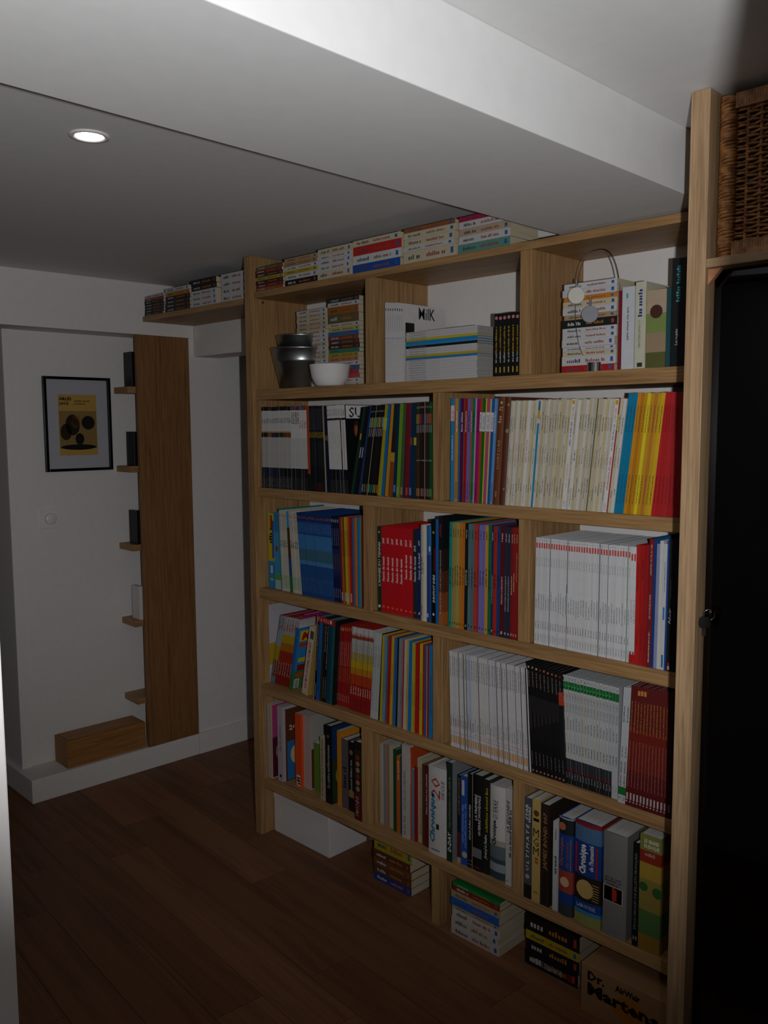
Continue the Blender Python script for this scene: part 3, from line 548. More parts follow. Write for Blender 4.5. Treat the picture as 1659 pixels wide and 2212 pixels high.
seg('hardcover_book', B3M, Z3T, .002, (947.0, 1352, 1119.4), (956.5, 1354.5, 1119.4), [dict(c='2a1c18', lab='tall brown black hardback turning orange at its foot, third row', bands=[(.12, 'a86028'), (.3, '8a4a24'), (.5, '5a3020'), (.7, '2c201c'), (1, '14161a')], ops=[('t', "50 ANS D'EURO UNE HISTOIRE FRANÇAISE", .1, .69, 'd0c8c0', .3, .45, 'u'), ('b', .81, .93, '8a1820', .3, .4)])], .236, xlim=M3)
spec = [(5, '1c8a84', 'teal album'), (4.2, '9a8a50', 'khaki album'), (4, 'a08e48', 'olive khaki album'), (4.2, 'a8985a', 'sand album'), (4.6, 'c07a2c', 'orange ochre album'), (4.8, 'c0701c', 'burnt orange album'), (5.4, '12181c', 'black album'), (4.6, '5a7a84', 'blue grey album'), (4.8, '54707c', 'slate blue album'), (6, 'b0442c', 'brick red album'), (3, 'a82a50', 'crimson pink album'), (4.6, '7078b4', 'periwinkle album'), (4.8, '7a6cb4', 'lilac album'),
        (5, 'c8903a', 'amber album'), (5.3, '1c6a44', 'green album'), (3.6, '202c5c', 'navy album'), (5.5, 'b02a18', 'vermilion album'), (5, '17407c', 'blue album'), (6.4, '5a1418', 'maroon album'), (4.8, '2c2c40', 'dark slate album'), (4.8, '2a2a3c', 'charcoal blue album'), (4, '7a1c1c', 'oxblood album'), (3.6, '8a1c1c', 'dark red album'), (3.6, '8e1a1c', 'deep red album')]
it = []
for k, (w_, c, l) in enumerate(spec):
    tc = 'c8c4c8' if k in (15, 18, 19, 20) else ('c8b080' if k in (21, 22, 23) else ('b8b49c' if k == 6 else '241c14'))
    ops = [('g', .03, .055, tc, .5, .5, 'u'), ('g', .86, .94, tc, .32, .5, 'd'), ('g', .38 + rr(0, .06), .56 + rr(0, .05), tc, .42, .5, 'd')]
    if k in (19, 20): ops[2] = ('t', 'LA MALÉDICTION DES TRENTE DENIERS', .24, .56, tc, .42, .5, 'd')
    if k == 18: ops[2] = ('t', 'LE SANCTUAIRE DU GONDWANA', .3, .55, tc, .42, .5, 'd')
    if k == 15: ops[2] = ('t', "L'ÉTRANGE RENDEZ-VOUS", .29, .55, tc, .5, .5, 'd')
    if k == 23: ops[2] = ('t', 'LE BÂTON DE PLUTARQUE', .52, .78, tc, .5, .5, 'd')
    it.append(dict(w=w_, c=c, look=l, ops=ops))
seg('comic_album', B3M, Z3T, .003, (968.0, 1353.8, 1128.3), (1116, 1387, 1144.5), it, .22, (3, 4), xlim=M3)
# ---------- third row, right bay
B3R = 'third row, right bay'; R3 = (1.2417, RX - .001)
it = []
for i in range(38):
    ops = [('b', .905, .955, 'c84a44', .62, .5), ('g', .97, .985, '8a8a8c', .3, .5, 'h'), ('g', .74, .82, '8c8a90', .3, .5, 'u'), ('g', .3 + rr(0, .04), .42 + rr(0, .1), '6c6a70', .34, .5, 'u'), ('g', .15, .22, '5e5c62', .36, .5, 'u'), ('g', .03, .1, '70707a', .3, .5, 'u')]
    if i in (12,): ops.append(('b', .3, .6, '3a8ac0', .3, .9))
    it.append(dict(w=rr(.9, 1.12), c=rc(('d2d1d2', 'd6d5d6', 'cecdd0')), look='white comic album with red logo block', ops=ops, bands=None))
    if i in (5, 12, 24, 27, 34): it.append(dict(w=.22, c=('3a4a50', 'a08a60', '4a545a', '2c5a78', '2c7a50')[(5, 12, 24, 27, 34).index(i)], look='very thin coloured album between white ones', bands=None if i != 12 else [(.15, 'b07030'), (.3, '7a2a24'), (.52, 'b8a880'), (1, '5a3424')]))
for i in (-1, -2): pass
for x in [y for y in it if y['look'].startswith('white')][-2:]:
    x['bands'] = [(.075, 'b81c1c'), (1, 'd4d3d6')]; x['look'] = 'white comic album with red foot'
    x['ops'] = [('b', .88, .94, 'c84038', .6, .5), ('b', .07, .1, '8a3a34', .6, .5), ('t', 'LE PAPYRUS' if x is it[-1] else 'ASTÉRIX CHEZ LES PICTES', .35, .55, '5a6078', .5, .5, 'u')]
seg('comic_album', B3R, Z3T, .010, (1153.8, 1389.7, 1161), (1369, 1432.5, 1181), it, .22, (4, 6), xlim=R3)
it = [dict(c='b8201c', look='scarlet album without logo', w=1.1, ops=[('g', .16, .3, '5a1414', .25, .5, 'u'), ('g', .62, .85, '5a1414', .25, .5, 'u')]), dict(c='a81a1c', look='red album without logo', w=1, ops=[('g', .12, .34, '5a1414', .25, .5, 'u'), ('g', .72, .88, '5a1414', .25, .5, 'u')]), dict(c='9c181a', look='deep red album', w=.9, ops=[('g', .12, .3, '5a1414', .25, .5, 'u')])]
seg('comic_album', B3R, Z3T, .006, (1369.2, 1433, 1177), (1394.6, 1440, 1178), it, .222, (6, 8), xlim=R3)
seg('comic_album', B3R, Z3T, .003, (1394.8, 1441, 1165), (1403.8, 1444, 1165), [dict(c='7a1c22', look='maroon album with white capitals', ops=[('t', "L'ÉGYPTE / AU FIL DU NIL", .72, .96, 'd0c8c4', .42, .5, 'u'), ('t', "LES VOYAGES D'ALIX", .38, .57, 'c8c0bc', .42, .5, 'u'), ('g', .04, .28, 'c0b4b0', .3, .5, 'u')])], .224, (8, 9), xlim=R3)
it = [dict(w=6, c='143a78', look='thick blue hardback with wide foot', hs=1, board='1c64a0'), dict(w=7, c='8a90b0', look='pale lavender album', hs=.96), dict(w=7, c='c8c8c4', look='white album beside lavender one', hs=.985), dict(w=7.5, c='c4c2c6', look='white album with blue plates', hs=.965, ops=[('b', .02, .12, '2c64a0', .5, .5), ('b', .4, .5, '3a78b4', .5, .5), ('g', .62, .86, '5a5a64', .25, .5, 'u')]), dict(w=4, c='1c4488', look='slim royal blue album', hs=.99)]
seg('comic_album', B3R, Z3T, .006, (1404, 1444.5, 1166), (1437.4, 1452, 1168), it, .224, (9, 9), xlim=R3)
it = [dict(w=10, c='15171a', look='black album with white script title', ops=[('t', 'Noir', .36, .48, 'd4d4d4', .5, .5, 'u', .3), ('g', .56, .7, '5a4a3a', .25, .5, 'u'), ('b', .01, .04, 'b8b09c', .4, .5), ('b', .042, .065, 'a82420', .4, .5)]), dict(w=10, c='101114', look='black hardback'), dict(w=12, c='101215', look='black hardback in cabinet shadow')]
seg('hardcover_book', B3R, Z3T, .006, (1437.6, 1452, 1168), (1474, 1460, 1166), it, .224, (10, 5), xlim=R3)
# ---------- fourth row, left bay
B4L = 'fourth row, left bay'; L4 = (PX + .0006, .8907)
def art_lp(tb, th, h, d):
    x = th + .0004
    tb.quad((x, .004, .004), (x, d - .01, .004), (x, d - .01, h - .003), (x, .004, h - .003), 'c4bcc0')
    tb.text('LE PETIT', (x + .0004, .045, .91 * h), (0, 1, 0), (0, 0, 1), .09, .018, '141414', 0, .03)
    tb.quad((x + .0003, .03, .885 * h), (x + .0003, d - .012, .885 * h), (x + .0003, d - .012, .893 * h), (x + .0003, .03, .893 * h), 'b06a30')
    tb.quad((x + .0003, .008, .90 * h), (x + .0003, .026, .90 * h), (x + .0003, .026, .95 * h), (x + .0003, .008, .95 * h), '8a4428')
seg('comic_album', B4L, Z4T, .04, (575.6, 1467, 1302), (580.8, 1469.5, 1302), [dict(c='b8b0b4', look='tall white album showing lettered cover', art=art_lp, bands=[(.22, 'b8b0b4'), (.5, 'b09020'), (1, 'b8b0b8')])], .2, xlim=L4)
it = []
for i in range(8):
    it.append(dict(c='8a2018', look='leaning painted comic album', bands=[(.1, '5a7a90'), (.34, '6a4030'), (.55, 'a89020'), (1, '8aa0ac')] if i < 2 else [(.3, '8a1c18'), (.5, 'a02c18'), (.62, 'b06a1c'), (.74, 'b8961c'), (.86, 'a8a49c'), (1, 'b4b0ae')],
        ops=[('g', .9, .98, '7a6a6a', .5, .5, 'u'), ('g', .8, .9, 'a04a38', .6, .5, 'u'), ('g', .14, .34, 'c0a8a0', .35, .5, 'u')]))
seg('comic_album', B4L, Z4T, .04, (582.5, 1469.5, 1316), (623.6, 1484, 1325), it, .2, (23, 27), xlim=L4)
def art_mag(tb, th, h, d):
    x = th + .0004; e = (0, 1, 0); f = (0, 0, 1)
    tb.quad((x, .003, .3 * h), (x, d - .004, .3 * h), (x, d - .004, h - .003), (x, .003, h - .003), '2c78b0'); tb.quad((x, .003, .004), (x, d - .004, .004), (x, d - .004, .3 * h), (x, .003, .3 * h), '3a6a2c')
    x += .0003
    tb.quad((x, .012, .78 * h), (x, .12, .78 * h), (x, .12, .95 * h), (x, .012, .95 * h), 'c8a81c'); tb.text('MM', (x + .0003, .02, .80 * h), e, f, .08, .03, 'a01c18', .2, .05)
    tb.quad((x, .012, .69 * h), (x, .06, .69 * h), (x, .06, .75 * h), (x, .012, .75 * h), 'b03420'); tb.quad((x, .015, .44 * h), (x, .05, .44 * h), (x, .05, .51 * h), (x, .015, .51 * h), 'b8a82c')
    tb.quad((x, .015, .3 * h), (x, .05, .3 * h), (x, .05, .4 * h), (x, .015, .4 * h), '7a1c20'); tb.quad((x, .012, .2 * h), (x, .05, .2 * h), (x, .05, .26 * h), (x, .012, .26 * h), 'b04024')
    tb.quad((x, .008, .02 * h), (x, .032, .02 * h), (x, .032, .17 * h), (x, .008, .17 * h), 'b8b8b4')
    for k in range(9): tb.quad((x + .0003, .012, (.03 + k * .014) * h), (x + .0003, .028, (.03 + k * .014) * h), (x + .0003, .028, (.037 + k * .014) * h), (x + .0003, .012, (.037 + k * .014) * h), '202020')
    tb.text('P', (x + .0003, .045, .07 * h), e, f, .03, .035, 'c02418', .2, .05)
seg('magazine', B4L, Z4T, .028, (624, 1488, 1349), (629, 1490, 1349), [dict(c='1c5a98', look='blue children magazine with yellow logo cover', bands=[(.25, '3a6a3a'), (1, '2068a8')], art=art_mag)], .2, (16, 16), hard=False, xlim=L4, mat=GLOSS)
seg('comic_album', B4L, Z4T, .075, (631, 1480, 1319), (636, 1481, 1319), [dict(c='9c1c6c', look='magenta album leaning behind magazines', board='9c1c6c')], .16, (24, 24), xlim=L4)
seg('hardcover_book', B4L, Z4T, .024, (651, 1495.5, 1347), (663.2, 1498.5, 1344), [dict(c='c8b4a4', look='thick cream annual with red slanted capitals', ops=[('t', 'ALBUM DU JOURNAL DE MICKEY', .08, .79, 'a01c28', .55, .55, 'u', .2, .02), ('t', 'N° 228', .015, .045, 'a01c28', .75, .5, 'h', .1), ('b', .83, .95, '4a4a48', .6, .6)], board='a88a3c')], .2, (18.5, 17.5), xlim=L4)
it = [dict(w=1.2, c='c0a09a', look='thin pink album'), dict(w=5.5, c='141414', look='black album with white text', bands=[(.93, '141416'), (1, 'a82420')], ops=[('g', .03, .2, '9a9a9a', .35, .5, 'u'), ('g', .35, .9, '8a8a8c', .35, .5, 'u'), ('t', '7', .945, .985, 'd8d4d0', .5, .5, 'h')]), dict(w=6.5, c='1c5ca0', look='blue album with black text', bands=[(.93, '1c5ca0'), (1, 'a82420')], ops=[('t', '6', .945, .985, 'd8d4d0', .5, .5, 'h'), ('g', .1, .5, '10284a', .35, .5, 'u')]), dict(w=5, c='2c2a1c', look='dark olive album', bands=[(.93, '2c2a1c'), (1, 'a82420')], ops=[('t', '4', .945, .985, 'd8d4d0', .5, .5, 'h')]),
      dict(w=4.5, c='141414', look='black album with grey text', bands=[(.93, '131313'), (1, 'a82420')], ops=[('g', .05, .3, '8a8a8a', .35, .5, 'u'), ('g', .6, .92, '9a9a9a', .35, .5, 'u'), ('t', '3', .945, .985, 'd8d4d0', .5, .5, 'h')]), dict(w=4.5, c='161616', look='black album with long white text', bands=[(.93, '141414'), (1, 'a82420')], ops=[('g', .05, .3, '8a8a8a', .35, .5, 'u'), ('g', .4, .92, '9a9a9a', .35, .5, 'u'), ('t', '2', .945, .985, 'd8d4d0', .5, .5, 'h')]),
      dict(w=7, c='14465c', look='petrol blue album', bands=[(.93, '123e56'), (1, 'a82420')], ops=[('t', '1', .945, .985, 'd8d4d0', .5, .5, 'h')]), dict(w=6, c='1c5a54', look='teal green album', bands=[(.93, '1c5a54'), (1, '8a2c28')]), dict(w=3, c='0f1416', look='black unlettered album')]
seg('comic_album', B4L, Z4T, .018, (676, 1508, 1325), (720, 1520, 1336), it, .215, (9, 8), xlim=L4)
it = []
for i in range(8):
    it.append(dict(c=('8a1c20', '8a1a1c', '90201c', '8c1c1c', 'a01a1c', 'a0181a', '98181a', '8c2420')[i], look='red comic album with pale text', ops=[('g', .06, .15, 'c0908c', .35, .5, 'u'), ('g', .5, .8, 'c09a84', .32, .5, 'u'), ('g', .3, .48, 'b8742c', .32, .5, 'u'), ('b', .93, .97, 'c8a8a0' if i < 4 else 'c09030', .4, .5)]))
seg('comic_album', B4L, Z4T, .034, (721.5, 1518, 1346), (754, 1531, 1350), it, .205, (7, 7), xlim=L4)
it = []
for i in range(9):
    it.append(dict(w=rr(.9, 1.1), c='a0241c', look='comic album fading white to yellow to red', bands=[(.16, '8e1a1a'), (.32, '9c1c18'), (.44, 'b03c18'), (.52, 'b8781c'), (.62, 'b89c1c'), (.7, 'a89a58'), (.86, 'b0aca8'), (.9, '8a4030'), (1, 'c0bcba')], ops=[('g', .2, .3, 'c8a8a0', .5, .5, 'u'), ('g', .88, .93, 'a04030', .7, .5, 'u'), ('g', .6, .8, '6a6058', .3, .5, 'u')] + ([('b', .01, .99, '1c1210', .14, .95)] if i in (1, 4, 6) else [])))
seg('comic_album', B4L, Z4T, .026, (754.2, 1531, 1349.5), (799, 1547, 1358.5), it, .21, (7, 8), xlim=L4)
it = [dict(w=w_, c=c, look='worn white album', ops=[('g', .1, .75, '8a8c92', .4, .5, 'u'), ('g', .6, .85, '6a7080', .3, .3, 'u')]) for w_, c in ((5, 'b4b0b2'), (4.5, 'b8b6b4'), (3.5, 'b0b4a8'), (4, 'b8bab8'))] + [dict(w=2.6, c='101012', look='thin black album')]
seg('comic_album', B4L, Z4T, .018, (799.3, 1548, 1360), (819, 1554.5, 1365), it, .215, (9, 9), xlim=L4)
spec = [(5.2, 'b8a01c', 'yellow album'), (3.4, '6a8a9a', 'blue grey album'), (3, '7a8a84', 'sage album'), (3.2, '2c6a94', 'slim blue album'), (7.6, 'b01c1c', 'red album'), (5.2, 'c0a020', 'bright yellow album'), (2.4, '6a6a64', 'grey album'), (5.4, '2c64a0', 'mid blue album'), (4, '121a24', 'black blue album'), (4.8, '8a868a', 'pale grey album'), (4.4, '807c80', 'grey album'), (3.6, 'b02420', 'slim red album'), (5.2, 'c0b4a8', 'off white album'), (3.8, 'c0a048', 'straw album'), (4, '1878b8', 'bright blue album'), (4, '1470b0', 'azure album'), (4, 'b8a428', 'lemon album'), (3.6, 'b09a24', 'mustard album'), (4.6, 'b01c20', 'scarlet album'), (4.8, 'a81a1e', 'crimson album'), (5.8, 'c0ac20', 'vivid yellow album'), (5, 'a0241c', 'rust red album'), (3.6, '1c5a9c', 'blue album'), (1.4, 'c0b078', 'thin cream album'), (4, '9c1c1c', 'dark red album'), (6.6, '1878b4', 'sky blue album')]
it = [dict(w=w_, c=c, look=l, hs=rr(.985, 1), ops=[('g', .25 + rr(0, .1), .45 + rr(0, .3), '2a2620', .25, .5, 'u')] if k % 3 else []) for k, (w_, c, l) in enumerate(spec)]
seg('comic_album', B4L, Z4T, .014, (819.2, 1555, 1366), (933, 1592, 1391.5), it, .22, (7, 1), xlim=L4)
# ---------- fourth row, right bay
B4R = 'fourth row, right bay'; R4 = (.9304, RX - .001)
it = []
for i in range(30):
    it.append(dict(w=rr(.9, 1.1), c=rc(('c4c0c0', 'c8c4c2', 'bfbcc0')) if i != 8 else 'a8b4c8', look='white comic album with orange foot patch' if i != 8 else 'pale blue comic album with orange foot patch', ops=[('b', .045, .125, 'c08a50', .62, .5), ('g', .15, .17, '8a8888', .3, .5, 'h'), ('g', .2 + rr(0, .05), .3 + rr(0, .1), '6a6668', .34, .5, 'd'), ('g', .18 if i > 9 else .22, .2 if i > 9 else .3, 'b85a5c', .4, .5, 'd'), ('g', .74, .95, '62626a', .36, .5, 'd')]))
    if i in (3, 5, 6, 11, 15, 18, 20, 22, 25, 27): it.append(dict(w=.22, c='1c2a28', look='thin dark album between white ones'))
it.append(dict(w=.45, c='101418', look='thin black album ending white run')); it.append(dict(w=.5, c='c8c4c4', look='slim white album beside black series'))
seg('comic_album', B4R, Z4T, .008, (973.8, 1610.3, 1405.7), (1147, 1667.3, 1446), it, .215, (-4, -8), xlim=R4)
it = []
for i in range(9):
    it.append(dict(c='161415', look='black comic album with grey shadow art' if i < 8 else 'black comic album with orange band', bands=[(.3, '121112'), (.55, '171516'), (.7, '232122'), (1, '131112')] if i < 8 else [(.7, '17191c'), (.82, 'b03c20'), (1, '141214')],
        ops=[('g', .78, .92, '7a6c68', .3, .5, 'd'), ('g', .08, .2, '6a6466', .25, .5, 'd'), ('o', .955, .003, ('a8a49c', 'c08a40', 'b0aca8', '8a2420', 'c0702c', 'b86a50', 'a85a40', 'c04a58', '8a2028')[i], .5), ('b', .02, .035, 'b87070', .4, .5), ('b', .4 + .02 * i, .56, '2e2a2c', .5, .5)]))
seg('comic_album', B4R, Z4T, .008, (1148, 1668, 1429.5), (1222, 1690, 1453), it, .218, (-11, -9), xlim=R4)
it = []; lt = ['dark blue', 'cream']
for i in range(18):
    ops = [('t', str(i + 1), .953, .985, '2a2c2e', .5, .5, 'h'), ('t', 'LARGO WINCH', .665, .845, '2c3030', .5, .5, 'd', .15), ('g', .5, .58 + rr(0, .05), '3a3c3e', .3, .5, 'd'), ('g', .29, .38, '34383a', .36, .5, 'd'), ('g', .05, .11, '9a9a9c', .32, .5, 'd'), ('o', .905, .0026, '2ca050', .35), ('o', .89, .0018, '0c3a1c', .7)]
    bands = [(.12, '15181a'), (.14, '5a1820'), (.235, '2c2e32'), (.87, rc(('b8b8b8', 'bcb8b2', 'b4b6ba'))), (.945, '14682c'), (1, 'bcbcbc')]
    if i >= 16: bands = [(.87, 'b4b4b6'), (.945, '14682c'), (1, 'bcbcbc')]; ops = ops[:4] + [('g', .03, .11, '8a8a90', .35, .5, 'd')]
    it.append(dict(c='b8b8b8', w=rr(.95, 1.05), lab='white album numbered high with green band, %s of the numbered series, fourth row' % ordn(i + 1), bands=bands, ops=ops, board='a8a8aa', grp='white numbered comic albums with green bands'))
    it[-1]['lab'] = 'white comic album with green band, %s of the numbered series, fourth row' % ordn(i + 1)
seg('comic_album', B4R, Z4T, .014, (1222.3, 1690, 1458), (1333.4, 1726, 1485), it, .218, (-9, 4), xlim=R4)
it = [dict(c='bcbcbe', lab='white album lettered upward, green band at its foot, %s pair, fourth row' % ('darker of the' if i else 'first of the'), bands=[(.07, 'bcbcbe'), (.14, '146a2c'), (1, 'b8b8bc')], ops=[('t', 'LARGO WINCH', .15, .36, '20242a', .5, .5, 'u', .15, .02), ('g', .4, .5, '4a4c50', .35, .5, 'u'), ('g', .7, .84, '3c3e42', .35, .5, 'u'), ('g', .9, .97, '9ab0b8', .4, .5, 'u'), ('t', str(19 + i), .02, .06, '2a2c2e', .7, .5, 'h')]) for i in range(2)]
it[0]['lab'] = 'first white upside-down album with green foot band, before the dark red series, fourth row'; it[1]['lab'] = 'second white upside-down album with green foot band, touching the dark red series, fourth row'
seg('comic_album', B4R, Z4T, .004, (1333.8, 1733, 1484.5), (1349.6, 1740.5, 1487), it, .218, (13, 14), xlim=R4)
it = []
for i in range(12):
    it.append(dict(c=rc(('6a1c18', '701e18', '661a18')), look='dark red comic album with gold lettering', bands=[(.3, '5a1416'), (.65, '701e16'), (1, '5e1a18')], ops=[('g', .62, .88, 'a86a34', .36, .5, 'u'), ('g', .16, .55, '9a6a5c', .26, .5, 'u'), ('b', .05, .11, 'b0a4a4', .5, .5), ('o', .035, .0022, 'b0a4a4', .4)] + ([('b', .93, .97, 'c0803c', .7, .5)] if i in (2, 3, 4) else [])))
it.append(dict(w=1.3, c='3a1416', look='dark red album in cabinet shadow', ops=[('b', .05, .11, '8a7a7a', .4, .5)]))  # same series, with the cabinet's shade worked into the darker spine and patch colours
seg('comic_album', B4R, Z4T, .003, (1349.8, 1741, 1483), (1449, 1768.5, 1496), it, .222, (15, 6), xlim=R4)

# ---------- bottom row
def one(kind, bay, Y, a, b, lab, c, lim, z=Z5T, lean=(0, 0), mat=None, **k):
    seg(kind, bay, z, Y, a, b, [dict(c=c, lab=lab, **k)], .2, lean, xlim=lim, mat=mat, hard=kind == 'hardcover_book')
H = 'hardcover_book'; BL, BM, BR = 'bottom row, left bay', 'bottom row, middle bay', 'bottom row, right bay'
L5, M5, R5 = (PX + .001, .5745), (.61, 1.1918), (1.2308, RX - .001)
def cover(c1, c2, tx=None, c3='c8b080'):
    def f(tb, th, h, d):
        x = th + .0004
        tb.quad((x, .004, .004), (x, d - .006, .004), (x, d - .006, h * .55), (x, .004, h * .55), c2); tb.quad((x, .004, h * .55), (x, d - .006, h * .55), (x, d - .006, h - .004), (x, .004, h - .004), c1)
        tb.disc((x + .0003, .045, h * .35), (0, 1, 0), (0, 0, 1), .026, .036, c3, 16)
        if tx: tb.text(tx, (x + .0004, .014, h * .7), (0, 1, 0), (0, 0, 1), .05, .02, 'd0c4b0', 0, .02)
    return f
for Y, u0, u1, vb0, vb1, vt, lab, c, k in (
    (.02, 571, 579, 1688, 1690, 1532, 'slim cornflower blue paperback against the oak post, bottom row', '4a78a4', dict(ops=[('g', .3, .95, 'a8b8c4', .4, .5, 'u')])),
    (.02, 579.5, 588, 1690, 1692, 1530, 'cream paperback with pink painted cover, bottom row', 'b8a08a', dict(art=cover('a83a70', '4a1628', None, '9a7a60'))),
    (.03, 601, 612, 1690, 1694, 1530, 'pale lavender paperback beside the pink covered one, bottom row', 'b0a4ac', dict(ops=[('b', .05, .09, '201c20', .35, .5), ('g', .4, .75, '6a6068', .3, .5, 'u')])),
    (.044, 613, 620, 1693, 1696, 1538, 'brown comic pocket book marked 244 pages, bottom row', '5a3018', dict(art=cover('5a3018', '2a6aa0', '244'))),
    (.044, 639, 652, 1697, 1700, 1540, 'bright orange spiral book with barcode at its foot, bottom row', 'd84818', dict(ops=[('b', .01, .16, 'c8c4c4', .6, .5), ('g', .03, .14, '202020', .5, .5, 'u')])),
    (.055, 656, 672, 1703, 1706, 1545, 'floppy pale pink magazine with cartoon cover, bottom row', 'b49a94', dict(art=cover('9a9890', '5a3018', None, '8a5a30'))),
    (.063, 679, 690, 1711, 1713, 1607, 'short moss green book, bottom row', '5a7a28', {}),
    (.031, 692.5, 703, 1727, 1730, 1592, 'cream spiral notebook with dotted spine, bottom row', 'a8987c', dict(ops=[('g', .05, .95, '5a5040', .3, .4, 'u')])),
    (.026, 703.8, 717, 1734, 1739, 1567, 'black cookery hardback with white italic title, bottom row', '0c1014', dict(ops=[('t', 'La cuisine méditerranéenne', .2, .75, 'c0bcb8', .42, .5, 'u', .2), ('o', .86, .006, '8a4440', .5)], art=cover('16305a', '2a3a20', None, 'a08020'))),
    (.037, 729, 737, 1742, 1744, 1579, 'slim marigold yellow book, bottom row', 'c07c1c', {}),
    (.04, 738.5, 752, 1745, 1749, 1597, 'grey hardback with dark italic title, bottom row', '5a5050', dict(ops=[('g', .3, .6, '241c1e', .5, .5, 'u')])),
    (.037, 753, 765.5, 1752, 1757, 1603, 'black illustrated hardback beside the grey one, bottom row', '121416', dict(ops=[('o', .85, .009, '8a5050', .5), ('g', .3, .75, '9a9490', .3, .5, 'u'), ('b', .2, .3, '8a6a40', .9, .5)])),
    (.006, 766, 781, 1770, 1776, 1602, 'dark red decorating hardback against the divider, bottom row', '4a1416', dict(bands=[(.35, '5a1416'), (.9, '2a2418'), (1, '141414')], ops=[('t', 'DÉCORS', .05, .3, 'b0a8a4', .5, .45, 'd', .2)] + [('o', .4 + .08 * q, .009, ('8a7a5a', 'a06a40', '7a2c24')[q % 3], .5) for q in range(6)]))):
    one(H if 'hardback' in lab else 'paperback', BL, Y, (u0, vb0, vt), (u1, vb1, vt + 3), lab, c, L5, **k)
sp7 = ['a89880', 'a8a498', '6a7a98', 'a07850', '947050', 'a8a08c', 'a8a490']
for i in range(7):
    one('paperback', BM, .045, (820.6 + i * 4.2, 1775.7 + i * 2.1, 1604 + i), (824.7 + i * 4.2, 1777.8 + i * 2.1, 1605 + i), 'worn pale booklet, %s from the divider, bottom row, middle bay' % ordn(i + 1), sp7[i], M5)
